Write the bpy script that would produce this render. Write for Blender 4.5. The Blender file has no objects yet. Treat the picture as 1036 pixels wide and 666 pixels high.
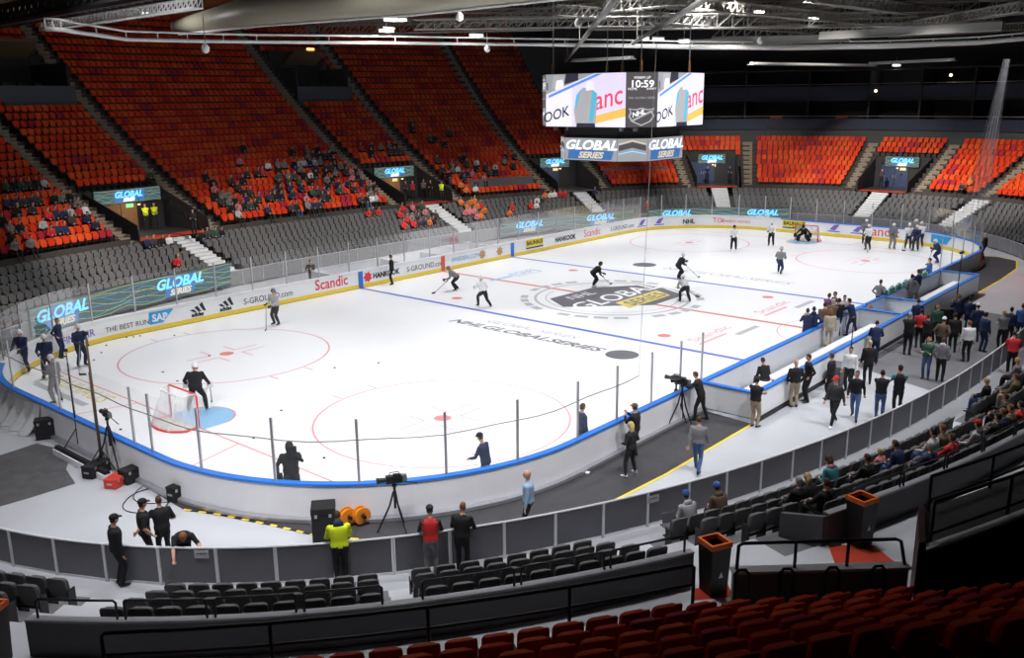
FLOOD, FANG, FBL, WORLD, EXPO = 8600., 128., 1., .008, 0.
WANG = 40.
WASH = [(-22, 2, -24, 26, -1.5, 25000), (-12, 2, -13, 27, -1.5, 25000), (-2, 2, 0, 28, -1.5, 25000), (8, 2, 12, 27.5, -1.5, 25000), (16, 2, 26, 25, 0, 20000), (20, 4, 42, 14, 3, 34000), (20, 0, 46, 2, 3, 34000), (20, -4, 44, -10, 3, 34000)]
NSOLO = {'grey': 300, 'red': 300}
ROOFW, NSO, NSE, NSA, TUNW, NCROWD = 60., 1.6, 2600., 48., 30., 180
BWE = 6800.
import bpy, bmesh, math, random
import numpy as np
from mathutils import Vector, Matrix, kdtree
random.seed(7)
SC = bpy.context.scene
COL = SC.collection
PI = math.pi
# ------------------------------------------------------------------ camera
CAM = np.array([-42.5901, -29.2032, 11.139])
YAW, PIT, ROLL, FPX = .7116, -.2466, -.0107, 930.505
fw = np.array([math.cos(PIT)*math.cos(YAW), math.cos(PIT)*math.sin(YAW), math.sin(PIT)])
_r = np.cross(fw, [0, 0, 1.]); _r /= np.linalg.norm(_r); _u = np.cross(_r, fw)
RX = _r*math.cos(ROLL)+_u*math.sin(ROLL); UP = -_r*math.sin(ROLL)+_u*math.cos(ROLL)
def ray(x, y): return fw+RX*(x-518)/FPX-UP*(y-333)/FPX
def bz(x, y, z): d = ray(x, y); return CAM+d*((z-CAM[2])/d[2])
def by(x, y, Y): d = ray(x, y); return CAM+d*((Y-CAM[1])/d[1])
def bx(x, y, X): d = ray(x, y); return CAM+d*((X-CAM[0])/d[0])
def pj(p):
    d = np.asarray(p, float)-CAM; k = float(d@fw)
    return 518+FPX*float(d@RX)/k, 333-FPX*float(d@UP)/k, k
cd = bpy.data.cameras.new('camera'); co = bpy.data.objects.new('camera', cd); COL.objects.link(co)
cd.sensor_width = 36; cd.lens = FPX*36/1036; cd.clip_end = 400
co.matrix_world = Matrix(((RX[0], UP[0], -fw[0], CAM[0]), (RX[1], UP[1], -fw[1], CAM[1]), (RX[2], UP[2], -fw[2], CAM[2]), (0, 0, 0, 1)))
SC.camera = co
# ------------------------------------------------------------------ materials
MATS = {}
def M(name, col=(.5, .5, .5), rough=.6, metal=0., emit=0., var=.12, scale=6., spec=.4, bump=0.):
    if name in MATS: return MATS[name]
    m = bpy.data.materials.new(name); m.use_nodes = True; nt = m.node_tree
    b = nt.nodes['Principled BSDF']
    b.inputs['Roughness'].default_value = rough; b.inputs['Metallic'].default_value = metal
    b.inputs['Specular IOR Level'].default_value = spec
    c4 = (*col, 1)
    if emit > 0:
        b.inputs['Base Color'].default_value = (*[c*.3 for c in col], 1)
        b.inputs['Emission Color'].default_value = c4; b.inputs['Emission Strength'].default_value = emit
    elif var > 0:
        tc = nt.nodes.new('ShaderNodeTexCoord'); nz = nt.nodes.new('ShaderNodeTexNoise')
        nz.inputs['Scale'].default_value = scale; nz.inputs['Detail'].default_value = 2
        nt.links.new(tc.outputs['Object'], nz.inputs['Vector'])
        mx = nt.nodes.new('ShaderNodeMix'); mx.data_type = 'RGBA'
        mx.inputs['A'].default_value = (*[c*(1-var) for c in col], 1)
        mx.inputs['B'].default_value = (*[min(1, c*(1+var)) for c in col], 1)
        nt.links.new(nz.outputs['Fac'], mx.inputs['Factor']); nt.links.new(mx.outputs['Result'], b.inputs['Base Color'])
        if bump > 0:
            bp = nt.nodes.new('ShaderNodeBump'); bp.inputs['Strength'].default_value = bump; bp.inputs['Distance'].default_value = .02
            nt.links.new(nz.outputs['Fac'], bp.inputs['Height']); nt.links.new(bp.outputs['Normal'], b.inputs['Normal'])
    else:
        b.inputs['Base Color'].default_value = c4
    m.diffuse_color = c4
    MATS[name] = m; return m
def sheer(name, col, alpha, rough=.3, gloss=.0):
    """clear pane or thin net: a see-through sheet with a little surface of its own"""
    m = bpy.data.materials.new(name); m.use_nodes = True; nt = m.node_tree; nt.nodes.clear()
    out = nt.nodes.new('ShaderNodeOutputMaterial'); t = nt.nodes.new('ShaderNodeBsdfTransparent')
    d = nt.nodes.new('ShaderNodeBsdfDiffuse'); d.inputs['Color'].default_value = (*col, 1)
    mx = nt.nodes.new('ShaderNodeMixShader'); mx.inputs[0].default_value = alpha
    nt.links.new(t.outputs[0], mx.inputs[1]); nt.links.new(d.outputs[0], mx.inputs[2]); last = mx
    if gloss > 0:
        g = nt.nodes.new('ShaderNodeBsdfGlossy'); g.inputs['Roughness'].default_value = rough
        fr = nt.nodes.new('ShaderNodeFresnel'); fr.inputs['IOR'].default_value = 1.45
        ml = nt.nodes.new('ShaderNodeMath'); ml.operation = 'MULTIPLY'; ml.inputs[1].default_value = gloss
        nt.links.new(fr.outputs[0], ml.inputs[0])
        m2 = nt.nodes.new('ShaderNodeMixShader'); nt.links.new(ml.outputs[0], m2.inputs[0])
        nt.links.new(mx.outputs[0], m2.inputs[1]); nt.links.new(g.outputs[0], m2.inputs[2]); last = m2
    nt.links.new(last.outputs[0], out.inputs[0]); MATS[name] = m; return m
# ------------------------------------------------------------------ mesh builder
class MB:
    def __init__(s): s.v = []; s.f = []; s.m = []; s.k = 0
    def mat(s, i): s.k = i; return s
    def add(s, vs, fs):
        o = len(s.v); s.v += [tuple(map(float, p)) for p in vs]
        s.f += [tuple(o+i for i in f) for f in fs]; s.m += [s.k]*len(fs); return s
    def hexa(s, a):   # 8 corners: bottom loop then top loop
        return s.add(a, [(3, 2, 1, 0), (4, 5, 6, 7), (0, 1, 5, 4), (1, 2, 6, 5), (2, 3, 7, 6), (3, 0, 4, 7)])
    def box(s, c, d, rz=0., mx=None):
        x, y, z = d[0]/2, d[1]/2, d[2]/2
        P = [(-x, -y, -z), (x, -y, -z), (x, y, -z), (-x, y, -z), (-x, -y, z), (x, -y, z), (x, y, z), (-x, y, z)]
        R = mx if mx is not None else Matrix.Rotation(rz, 3, 'Z')
        return s.hexa([Vector(c)+R@Vector(p) for p in P])
    def tube(s, pts, r, n=8, cap=True):
        pts = [Vector(p) for p in pts]; rs = r if isinstance(r, (list, tuple)) else [r]*len(pts)
        rings = []; ref = None
        for i, p in enumerate(pts):
            t = (pts[min(i+1, len(pts)-1)]-pts[max(i-1, 0)]).normalized()
            a = t.cross(Vector((0, 0, 1)) if abs(t.z) < .95 else Vector((1, 0, 0))).normalized()
            if ref is not None and a.dot(ref) < 0: a = -a
            ref = a; b = t.cross(a)
            rings.append([p+a*rs[i]*math.cos(2*PI*k/n)+b*rs[i]*math.sin(2*PI*k/n) for k in range(n)])
        return s.loft(rings, cap)
    def loft(s, rings, cap=True, closed=True):
        n = len(rings[0]); vs = [p for r in rings for p in r]; fs = []
        for i in range(len(rings)-1):
            for k in range(n if closed else n-1):
                k2 = (k+1) % n; fs.append((i*n+k, i*n+k2, (i+1)*n+k2, (i+1)*n+k))
        if cap: fs.append(tuple(reversed(range(n)))); fs.append(tuple(range((len(rings)-1)*n, len(rings)*n)))
        return s.add(vs, fs)
    def prism(s, poly, z0, z1):
        n = len(poly); a = [(p[0], p[1], z0) for p in poly]; b = [(p[0], p[1], z1) for p in poly]
        return s.loft([a, b])
    def ball(s, c, r, n=10, m=6):
        rx, ry, rz = r if isinstance(r, (list, tuple)) else (r, r, r); rings = []
        for i in range(m+1):
            t = PI*(i/m-.5); t = max(-PI/2+.02, min(PI/2-.02, t))
            rings.append([(c[0]+rx*math.cos(t)*math.cos(2*PI*k/n), c[1]+ry*math.cos(t)*math.sin(2*PI*k/n), c[2]+rz*math.sin(t)) for k in range(n)])
        return s.loft(rings)
    def mesh(s, name, mats, smooth=False):
        me = bpy.data.meshes.new(name); me.from_pydata(s.v, [], s.f)
        for m in (mats if isinstance(mats, (list, tuple)) else [mats]): me.materials.append(m)
        me.polygons.foreach_set('material_index', s.m)
        if smooth: me.polygons.foreach_set('use_smooth', [True]*len(s.f))
        me.update(); return me
    def build(s, name, mats, parent=None, smooth=False, loc=None, rz=None, bevel=0.):
        me = s.mesh(name, mats, smooth); return put(name, me, parent, loc, rz, bevel)
def put(name, me, parent=None, loc=None, rz=None, bevel=0.):
    o = bpy.data.objects.new(name, me); COL.objects.link(o)
    if parent is not None: o.parent = parent
    if loc is not None: o.location = Vector([float(c) for c in loc])
    if rz is not None: o.rotation_euler = (0, 0, float(rz))
    if bevel > 0:
        b = o.modifiers.new('edge', 'BEVEL'); b.width = bevel; b.segments = 2; b.limit_method = 'ANGLE'
    return o
def empty(name, loc=(0, 0, 0), rz=0.):
    o = bpy.data.objects.new(name, None); COL.objects.link(o); o.location = Vector([float(c) for c in loc]); o.rotation_euler = (0, 0, float(rz)); o.empty_display_size = .1; return o
def tag(o, label=None, cat=None, group=None, kind=None):
    if label: o['label'] = label
    if cat: o['category'] = cat
    if group: o['group'] = group
    if kind: o['kind'] = kind
    return o
_txt = {}
def text_mesh(body, size=1., shear=0., bold=0., depth=0., sx=1.):
    """verts (x,y), faces of a line of lettering, x centred on 0, y from the baseline"""
    key = (body, size, shear, bold, sx)
    if key in _txt: return _txt[key]
    c = bpy.data.curves.new('t', 'FONT'); c.body = body; c.size = size/.72; c.shear = shear; c.offset = bold; c.resolution_u = 3; c.align_x = 'CENTER'
    o = bpy.data.objects.new('t', c); COL.objects.link(o)
    dg = bpy.context.evaluated_depsgraph_get(); dg.update(); me = o.evaluated_get(dg).to_mesh()
    vs = [(v.co.x*sx, v.co.y) for v in me.vertices]; fs = [tuple(p.vertices) for p in me.polygons]
    o.evaluated_get(dg).to_mesh_clear(); bpy.data.objects.remove(o); bpy.data.curves.remove(c)
    _txt[key] = (vs, fs); return _txt[key]
def add_text(mb, body, size, fn, **kw):
    vs, fs = text_mesh(body, size, **kw); mb.add([fn(x, y) for x, y in vs], fs); return mb
ORD = ['zeroth', 'first', 'second', 'third', 'fourth', 'fifth', 'sixth', 'seventh', 'eighth', 'ninth', 'tenth', 'eleventh', 'twelfth', 'thirteenth', 'fourteenth', 'fifteenth', 'sixteenth', 'seventeenth', 'eighteenth', 'nineteenth', 'twentieth']
TENS = {2: 'twenty', 3: 'thirty', 4: 'forty', 5: 'fifty', 6: 'sixty', 7: 'seventy', 8: 'eighty', 9: 'ninety'}
def ordw(n):
    if n <= 20: return ORD[n]
    return TENS[n//10]+('-'+ORD[n % 10] if n % 10 else '').replace('twenty-', 'twenty-') if n % 10 else TENS[n//10][:-1]+'ieth'
# ------------------------------------------------------------------ the bowl: superellipse fence line, everything else offset outwards
BA, BB_, BN = 35.9, 20.6, 2.4
_th = np.linspace(0, 2*PI, 40001); _c, _s = np.cos(_th), np.sin(_th)
_bx = BA*np.sign(_c)*abs(_c)**(2/BN); _by = BB_*np.sign(_s)*abs(_s)**(2/BN)
_ul = np.concatenate([[0], np.cumsum(np.hypot(np.diff(_bx), np.diff(_by)))]); UL = float(_ul[-1])
def base(u):
    u = u % UL; x = float(np.interp(u, _ul, _bx)); y = float(np.interp(u, _ul, _by))
    gx = math.copysign(abs(x/BA)**(BN-1)/BA, x); gy = math.copysign(abs(y/BB_)**(BN-1)/BB_, y); g = math.hypot(gx, gy)
    return x, y, gx/g, gy/g
def bowl(u, o, z=0.): x, y, nx, ny = base(u); return (x+nx*o, y+ny*o, z)
def head_in(u): _, _, nx, ny = base(u); return math.atan2(-ny, -nx)    # heading that faces the rink
_us = np.linspace(0, UL, 4001)[:-1]; _BB = np.array([base(u) for u in _us])
def inv(x, y):
    i = int(np.argmin(np.hypot(_BB[:, 0]-x, _BB[:, 1]-y)))
    return float(_us[i]), float((x-_BB[i, 0])*_BB[i, 2]+(y-_BB[i, 1])*_BB[i, 3])
def zg(k): return .1+.3*k                       # floor of grey row k
def og(k): return 1.3+.9*k                      # its front edge
def ogn(k): return .9+.9*k                      # the same for the near stand
def zgn(k): return .1+.35*k
def stretch(u, o): a, b_ = bowl(u-.1, o), bowl(u+.1, o); return math.hypot(a[0]-b_[0], a[1]-b_[1])/.2
FZ = 1.2                                          # corridor floor behind the near stand
def zr(j): return 2.55+.36*j+.00525*j*(j-1)     # floor of red row j
def orr(j): return 7.0+.8*j
def arc(o, u0, u1, step):
    """u values spaced by 'step' metres along the row at offset o"""
    us = np.arange(u0, u1+1e-6, .1); P = np.array([bowl(u, o)[:2] for u in us])
    l = np.concatenate([[0], np.cumsum(np.hypot(*np.diff(P, axis=0).T))])
    n = int(l[-1]/step)
    return [float(np.interp((i+.5)*l[-1]/max(n, 1), l, us)) for i in range(n)]
# ------------------------------------------------------------------ boards outline (rounded rectangle), s runs counter-clockwise from (HX,0)
HX, HY, CR = 30.2, 13.5, 8.5
def _boards():
    P = []
    def arcp(cx, cy, a0): 
        for i in range(41): a = a0+PI/2*i/40; P.append((cx+CR*math.cos(a), cy+CR*math.sin(a), math.cos(a), math.sin(a)))
    arcp(HX-CR, HY-CR, 0); arcp(-HX+CR, HY-CR, PI/2); arcp(-HX+CR, -HY+CR, PI); arcp(HX-CR, -HY+CR, 1.5*PI); P.append(P[0])
    return np.array(P)
_BP = _boards(); _bs = np.concatenate([[0], np.cumsum(np.hypot(np.diff(_BP[:, 0]), np.diff(_BP[:, 1])))]); BL = float(_bs[-1])
def brd(s, o=0., z=0.):
    s = s % BL; q = [float(np.interp(s, _bs, _BP[:, i])) for i in range(4)]; return (q[0]+q[2]*o, q[1]+q[3]*o, z)
_ss = np.linspace(0, BL, 3001)[:-1]; _SS = np.array([brd(s)[:2] for s in _ss])
def binv(x, y): return float(_ss[int(np.argmin(np.hypot(_SS[:, 0]-x, _SS[:, 1]-y)))])
def bpath():
    """all outline nodes"""
    return sorted(set(list(_bs[:-1])+list(np.arange(0, BL, 1.5))))
# ================================================================== materials in use
m_ice = M('ice', (.93, .94, .96), .28, var=.02, scale=.4, spec=.5)
m_white = M('white_board', (.86, .87, .89), .35, var=.03)
m_greyboard = M('grey_board_back', (.74, .74, .77), .5, var=.06, scale=1.5)
m_blue = M('rail_blue', (.03, .19, .68), .35, var=.05)
m_yellow = M('kick_yellow', (.86, .62, .05), .4, var=.06)
m_red = M('paint_red', (.75, .12, .08), .4, var=.05)
m_conc = M('concrete', (.50, .51, .54), .22, var=.10, scale=.5, spec=.5)
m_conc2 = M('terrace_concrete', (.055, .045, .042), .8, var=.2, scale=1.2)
m_walk = M('walk_concrete', (.56, .57, .60), .6, var=.08, scale=.8)
m_step = M('pale_step', (.62, .63, .65), .6, var=.08, scale=2)
m_tan = M('tan_step', (.25, .20, .145), .7, var=.15, scale=2)
m_mat = M('rubber_mat', (.045, .043, .047), .65, var=.25, scale=3)
m_mat2 = M('grey_carpet', (.14, .14, .15), .8, var=.15, scale=2)
m_black = M('black_metal', (.012, .012, .014), .45, var=.2)
m_blackcloth = M('black_cloth', (.012, .012, .013), .85, var=.3)
m_dkgrey = M('dark_panel', (.13, .13, .145), .55, var=.12, scale=2)
m_fencefar = M('fence_panel_far', (.20, .20, .21), .5, var=.1, scale=1.5)
m_post = M('pale_post', (.68, .68, .70), .4, var=.05)
m_postf = M('far_post', (.36, .36, .38), .4, var=.05)
m_steel = M('steel', (.5, .5, .53), .35, metal=.7, var=.1)
m_seatg = M('seat_grey', (.115, .112, .115), .6, var=.15, scale=3)
m_seatg2 = M('seat_grey_rim', (.19, .185, .19), .6, var=.1, scale=3)
m_seatr = M('seat_orange_red', (.66, .042, .008), .6, var=.12, scale=3, spec=.15)
m_seato = M('seat_orange', (.74, .082, .014), .6, var=.12, scale=3, spec=.15)
m_seatc = M('seat_crimson', (.40, .022, .04), .6, var=.15, scale=3, spec=.15)
m_carpet = M('red_carpet', (.62, .06, .025), .85, var=.12, scale=4)
m_navyw = M('navy_panel', (.035, .055, .13), .6, var=.15)
m_dark = M('dark_wall', (.035, .034, .038), .85, var=.2, scale=.6)
m_rust = M('rust_wall', (.36, .10, .03), .8, var=.15, scale=.5)
m_orange = M('bin_orange', (.80, .15, .02), .5, var=.08)
m_wood = M('door_brown', (.28, .14, .05), .6, var=.15)
m_glass = sheer('plexiglass', (.80, .84, .88), .045, .08, .30)
m_net = sheer('netting', (.05, .05, .055), .02)
m_net2 = sheer('gathered_netting', (.55, .55, .58), .30)
# ================================================================== floor and ice
b = MB()
N_ = 240
for i in range(N_):
    u0, u1 = UL*i/N_, UL*(i+1)/N_
    b.add([brd(BL*i/N_, -.02, 0), brd(BL*(i+1)/N_, -.02, 0), bowl(u1, 1.6, 0), bowl(u0, 1.6, 0)], [(0, 1, 2, 3)])
fl = b.build('floor', m_conc); tag(fl, kind='structure')
b = MB(); b.add([brd(BL*i/N_, -.03, 0) for i in range(N_)], [tuple(range(N_))])
ice = b.build('ice_surface', m_ice); tag(ice, 'white ice sheet of the rink inside the boards', 'ice', kind='structure')
BX, GX, SY, SXE = 7.06, 26.68, 6.89, 20.58
paint = {}
def pm(k):
    if k not in paint: paint[k] = MB()
    return paint[k]
def strip(mb, p, q, w, z):
    p, q = np.array(p, float), np.array(q, float); d = (q-p)/np.linalg.norm(q-p); n = np.array([-d[1], d[0]])*w/2
    mb.add([(*(p-n), z), (*(q-n), z), (*(q+n), z), (*(p+n), z)], [(0, 1, 2, 3)])
def ring(mb, c, r, w, z, a0=0, a1=2*PI, n=72, sy=1.):
    for i in range(n):
        a, e = a0+(a1-a0)*i/n, a0+(a1-a0)*(i+1)/n
        mb.add([(c[0]+(r-w/2)*math.cos(a), c[1]+sy*(r-w/2)*math.sin(a), z), (c[0]+(r+w/2)*math.cos(a), c[1]+sy*(r+w/2)*math.sin(a), z),
                (c[0]+(r+w/2)*math.cos(e), c[1]+sy*(r+w/2)*math.sin(e), z), (c[0]+(r-w/2)*math.cos(e), c[1]+sy*(r-w/2)*math.sin(e), z)], [(0, 1, 2, 3)])
def disc(mb, c, r, z, n=32): mb.add([(c[0]+r*math.cos(2*PI*i/n), c[1]+r*math.sin(2*PI*i/n), z) for i in range(n)], [tuple(range(n))])
yb = HY-.05
for x in (-BX, BX): strip(pm('blue_line'), (x, -yb), (x, yb), .30, .004)
strip(pm('centre_line'), (0, -yb), (0, yb), .30, .004)
for sx in (-1, 1):
    yg = HY-CR+math.sqrt(CR**2-(GX-(HX-CR))**2)-.1
    strip(pm('goal_line'), (sx*GX, -yg), (sx*GX, yg), .07, .004)
    for sy in (-1, 1): strip(pm('goal_line'), (sx*GX, sy*3.35), (sx*(HX-.1), sy*4.27), .06, .0045)
    for sy in (-1, 1):
        c = (sx*SXE, sy*SY); ring(pm('faceoff_circle'), c, 4.57, .07, .004); disc(pm('faceoff_spot'), c, .32, .004)
        for dx in (-1, 1):
            for dy in (-1, 1):
                strip(pm('faceoff_circle'), (c[0]+dx*.6, c[1]+dy*.30), (c[0]+dx*1.8, c[1]+dy*.30), .06, .004)
                strip(pm('faceoff_circle'), (c[0]+dx*.6, c[1]+dy*.30), (c[0]+dx*.6, c[1]+dy*1.2), .06, .0045)
            for ex in (-.86, .86): strip(pm('faceoff_circle'), (c[0]+ex, c[1]+dx*4.57), (c[0]+ex, c[1]+dx*5.15), .06, .004)
        disc(pm('faceoff_spot'), (sx*(BX-1.52), sy*SY), .32, .004)
    cr = [(sx*GX, -1.22)]+[(sx*(GX-1.37*math.cos(a)-.46), 1.22*math.sin(a)/.95) for a in np.linspace(-1.2, 1.2, 14)]+[(sx*GX, 1.22)]
    pm('goal_crease').add([(x, y, .003) for x, y in cr], [tuple(range(len(cr))) if sx < 0 else tuple(reversed(range(len(cr))))])
    for i in range(1, len(cr)-2): strip(pm('goal_line'), cr[i], cr[i+1], .05, .005)
ring(pm('faceoff_circle'), (0, -HY+.1), 3.05, .05, .004, 0, PI)
m_iced = {'blue_line': M('line_blue', (.13, .18, .62), .3, var=.05), 'centre_line': M('line_red', (.72, .22, .20), .3, var=.05),
          'goal_line': M('line_thin_red', (.80, .30, .31), .3, var=.05), 'faceoff_circle': M('circle_red', (.80, .34, .37), .3, var=.05),
          'faceoff_spot': M('spot_red', (.80, .24, .24), .3, var=.05), 'goal_crease': M('crease_blue', (.30, .56, .82), .3, var=.04)}
for k, mb in paint.items(): mb.build(k, m_iced[k], ice)
# centre emblem and painted words
def flat(cx, cy, a, z=.006):
    ca, sa = math.cos(a), math.sin(a)
    return lambda x, y: (cx+x*ca-y*sa, cy+x*sa+y*ca, z)
m_pg = M('ink_grey', (.17, .17, .19), .3, var=.06); m_pl = M('ink_pale_grey', (.50, .50, .52), .3, var=.05)
m_py = M('ink_yellow', (.80, .66, .20), .3, var=.05); m_pb = M('ink_blue', (.35, .55, .85), .3, var=.05); m_pp = M('ink_pink', (.85, .40, .42), .3, var=.05)
e = MB()
e.mat(1); ring(e, (0, 0), 4.35, .16, .0055); ring(e, (0, 0), 3.75, .06, .0055, PI*.55, PI*1.7)
for i in range(30):
    if i % 5 != 4:
        a = 2*PI*i/30; strip(e, (5.0*math.cos(a), 5.0*math.sin(a)), (5.0*math.cos(a+.15), 5.0*math.sin(a+.15)), .42, .0055)
e.mat(0); e.add([(-3.6, .7, .0055), (-.2, -2.9, .0055), (3.1, -2.9, .0055), (4.1, -.9, .0055), (4.1, .6, .0055), (1.6, 2.5, .0055), (-2.4, 2.6, .0055)], [(0, 1, 2, 3, 4, 5, 6)])
e.mat(2); e.add([(-1.6, -2.3, .0065), (2.6, -2.3, .0065), (3.3, -.95, .0065), (-1.0, -.95, .0065)], [(0, 1, 2, 3)])
e.mat(3); add_text(e, 'GLOBAL', 1.45, flat(.35, -.65, 0, .0075), shear=.3, bold=.02, sx=1.05); e.mat(0); add_text(e, 'SERIES', .95, flat(.8, -2.1, 0, .0085), shear=.3, bold=.02)
e.mat(3); add_text(e, 'NHL', .85, flat(-.7, 1.35, 0, .0075), shear=.3)
e.build('centre_emblem', [m_pg, m_pl, m_py, m_ice], ice)
e = MB(); a = -PI/2
e.mat(0); add_text(e, 'NHLGLOBALSERIES', .62, flat(-9.85, -1.3, a), shear=.3, bold=.02, sx=1.28); e.mat(1); add_text(e, 'GLOBAL SERIES', .5, flat(-8.75, -1.0, a), shear=.3, sx=1.2)
e.mat(0); disc(e, (-9.6, -7.2), .75, .0055)
e.build('ice_lettering', [m_pg, m_pl], ice)
e = MB(); e.mat(0); disc(e, bz(597, 268, 0)[:2]*0+bz(652, 268, 0)[:2], .8, .0055); e.mat(1); add_text(e, 'NHLGLOBALSERIES', .75, flat(9.6, -1.8, a), shear=.3, sx=1.0)
e.build('ice_lettering', [m_pg, m_pl], ice)
p0 = bz(531, 276, 0); e = MB(); e.mat(0); ring(e, p0[:2], 1.55, .22, .0055, PI/4, PI/4+2*PI, 4, .45); e.mat(1); add_text(e, 'SAP', .7, flat(p0[0], p0[1]-.3, 0)); e.mat(0); strip(e, p0[:2]-[3.4, 0], p0[:2]-[1.4, .1], .28, .0055)
e.build('ice_advert', [m_pb, m_pb], ice)
for (px, py, t1) in ((727, 338, 'Scandic'), (789, 311, 'Scandic')):
    p0 = bz(px, py, 0); e = MB(); e.mat(0); add_text(e, t1, .55, flat(p0[0]-.2, p0[1]+.1, 0), sx=1.6); strip(e, p0[:2]-[2.3, .25], p0[:2]-[-.3, .25], .16, .0055)
    e.mat(1); strip(e, p0[:2]+[.4, -.75], p0[:2]+[2.6, -.75], .3, .0055); e.build('ice_advert', [m_pp, m_pl], ice)
p0 = bz(72, 396, 0); e = MB(); add_text(e, 'BAUHAUS', .8, flat(p0[0], p0[1]+.2, -PI/2)); e.mat(1); strip(e, p0[:2]+[-.45, 2.2], p0[:2]+[-.45, -2.2], .3, .0055); e.build('ice_advert', [m_py, m_pl], ice)
# pucks
m_puck = M('puck_black', (.01, .01, .01), .6, var=.1)
b = MB(); b.loft([[(.045*math.cos(2*PI*k/14), .045*math.sin(2*PI*k/14), z) for k in range(14)] for z in (0, .028)]); puckme = b.mesh('puck', m_puck)
def lab_at(px, py): return px, py
PUCKS = [(338.6, 372.3, 'lone puck between the two left face-off circles'), (383, 367.3, 'lone puck up-ice from the near face-off circle'), (284.5, 415.5, 'puck on ice near the blue goal crease'), (328, 463.5, 'puck beside the black goalie near glass'), (164.7, 376.6, 'puck on the far face-off circle edge'), (179.5, 385.7, 'puck just above the near net'), (211.5, 360.2, 'puck touching the left face-off spot'), (176.5, 339.5, 'puck below the lettered far boards'), (118, 337, 'puck at the foot of the kick plate'), (102.5, 357, 'puck left of the two navy skaters'), (256.5, 443.5, 'puck on the goal line beside the crease'), (95, 364.5, 'puck near the gathered navy skaters'), (122, 434.7, 'puck behind the near net by the glass'), (107.5, 349.5, 'puck by the yellow kick plate corner'), (141.6, 340, 'puck along the yellow kick plate'), (135, 341, 'second puck along the yellow kick plate'), (128, 341.5, 'third puck along the yellow kick plate')]
for px, py, lb in PUCKS:
    p = bz(px, py, .012); o = put('hockey_puck', puckme, None, (p[0], p[1], .005)); tag(o, 'black rubber '+lb, 'puck', 'pucks lying on the ice')
# ================================================================== boards, rail, glass
boards = empty('dasher_boards', (0, 0, 0)); tag(boards, 'white dasher boards with blue rail, yellow kick plate and clear glass round the ice', 'rink boards')
def ribbon(prof, close=True, ss=None):
    """loft a closed (offset, z) profile along the boards"""
    ss = ss or bpath(); mb = MB(); rings = [[brd(s, o, z) for o, z in prof] for s in ss]
    if close: rings.append(rings[0])
    return mb.loft(rings, cap=not close)
ribbon([(0, .24), (0, 1.04), (.06, 1.04), (.06, .24)]).build('inner_panel', m_white, boards)
ribbon([(-.012, .02), (-.012, .24), (.06, .24), (.06, .02)]).build('kick_plate', m_yellow, boards)
ribbon([(.062, .12), (.062, 1.03), (.16, 1.03), (.16, .12)]).build('outer_skin', m_greyboard, boards)
sA, sB = binv(-28.9, 9.3), BL-.5
RAILP = [(-.03, 1.04), (-.03, 1.11), (.19, 1.11), (.19, 1.04)]
ribbon(RAILP, False, [s for s in bpath() if sA <= s <= sB]).build('top_rail', m_blue, boards); ribbon(RAILP, False, [s-BL for s in bpath() if s >= sB-1.2]+[s for s in bpath() if s <= sA+.4]).build('top_rail', m_white, boards)
ribbon([(.17, .02), (.17, .14), (.32, .12), (.32, .02)]).build('base_ledge', m_steel, boards)
POSTPX = [(62.7, 415), (81.6, 420), (104, 430), (141.8, 448.5), (158.6, 456.8), (210.8, 473), (282.6, 483), (365.4, 483), (450, 477), (525, 467), (582, 443), (619, 424), (653, 408), (685, 395), (718, 384)]
near = sorted(binv(*bz(x, y, 1.1)[:2]) for x, y in POSTPX)
s_b0, s_b1 = binv(-14, -HY), binv(13.9, -HY)
def fill(a, b_, step): n = max(1, round((b_-a)/step)); return [a+(b_-a)*i/n for i in range(n)]
PS = near+fill(s_b1, BL+near[0]-1.6, 2.25)
PS[len(near)-1] = min(PS[len(near)-1], s_b0)
GZ0, GZ1 = 1.11, 2.92
pm_ = MB(); pm_.box((0, 0, (GZ0+GZ1)/2), (.05, .07, GZ1-GZ0)); postme = pm_.mesh('post', m_steel)
for s in PS:
    p, q = brd(s, .08), brd(s, 1.08); o = put('support_post', postme, boards, (p[0], p[1], 0), math.atan2(q[1]-p[1], q[0]-p[0]))
segs = [(PS[i], PS[i+1]) for i in range(len(PS)-1) if i != len(near)-1]+[(PS[-1], PS[0]+BL)]
for a, c in segs:
    n = max(1, int((c-a)/.8)); mb = MB(); vs = [brd(a+.03+(c-a-.06)*i/n, .08, z) for z in (GZ0, GZ1) for i in range(n+1)]
    mb.add(vs, [(i, i+1, n+2+i, n+1+i) for i in range(n)]); mb.build('glass_pane', m_glass, boards, smooth=True)
# blue / red markers and adverts on the far boards
for x, mm, nm in ((-BX, m_blue, 'blue_marker'), (BX, m_blue, 'blue_marker'), (0, m_red, 'red_marker')):
    MB().box((x, HY-.012, .57), (.34, .02, 1.04)).build(nm, mm, boards)
m_ink = M('ink_black', (.03, .03, .035), .5, var=.1); m_inkr = M('ink_red', (.80, .05, .06), .5, var=.05); m_inkb = M('ink_sap_blue', (.03, .38, .80), .5, var=.05)
m_inkg = M('ink_gold', (.55, .33, .12), .5, var=.1); m_inky = M('ink_gold_yellow', (.92, .72, .02), .5, var=.05); m_inkv = M('ink_violet', (.20, .16, .55), .5, var=.05); m_inkt = M('ink_teal_blue', (.10, .35, .60), .5, var=.05)
INKS = [m_ink, m_inkr, m_inkb, m_white, m_inkg, m_inky, m_inkv, m_inkt]
def on_board(s0, z0, off=-.016): return lambda x, y: brd(s0-x, off, z0+y)
def bs(px, py, z=.62): return binv(*bz(px, py, z)[:2])
def advert(name, fill_): mb = MB(); fill_(mb); return mb.build(name, INKS, boards)
def quad(mb, fn, pts): mb.add([fn(x, y) for x, y in pts], [tuple(range(len(pts)))])
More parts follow.
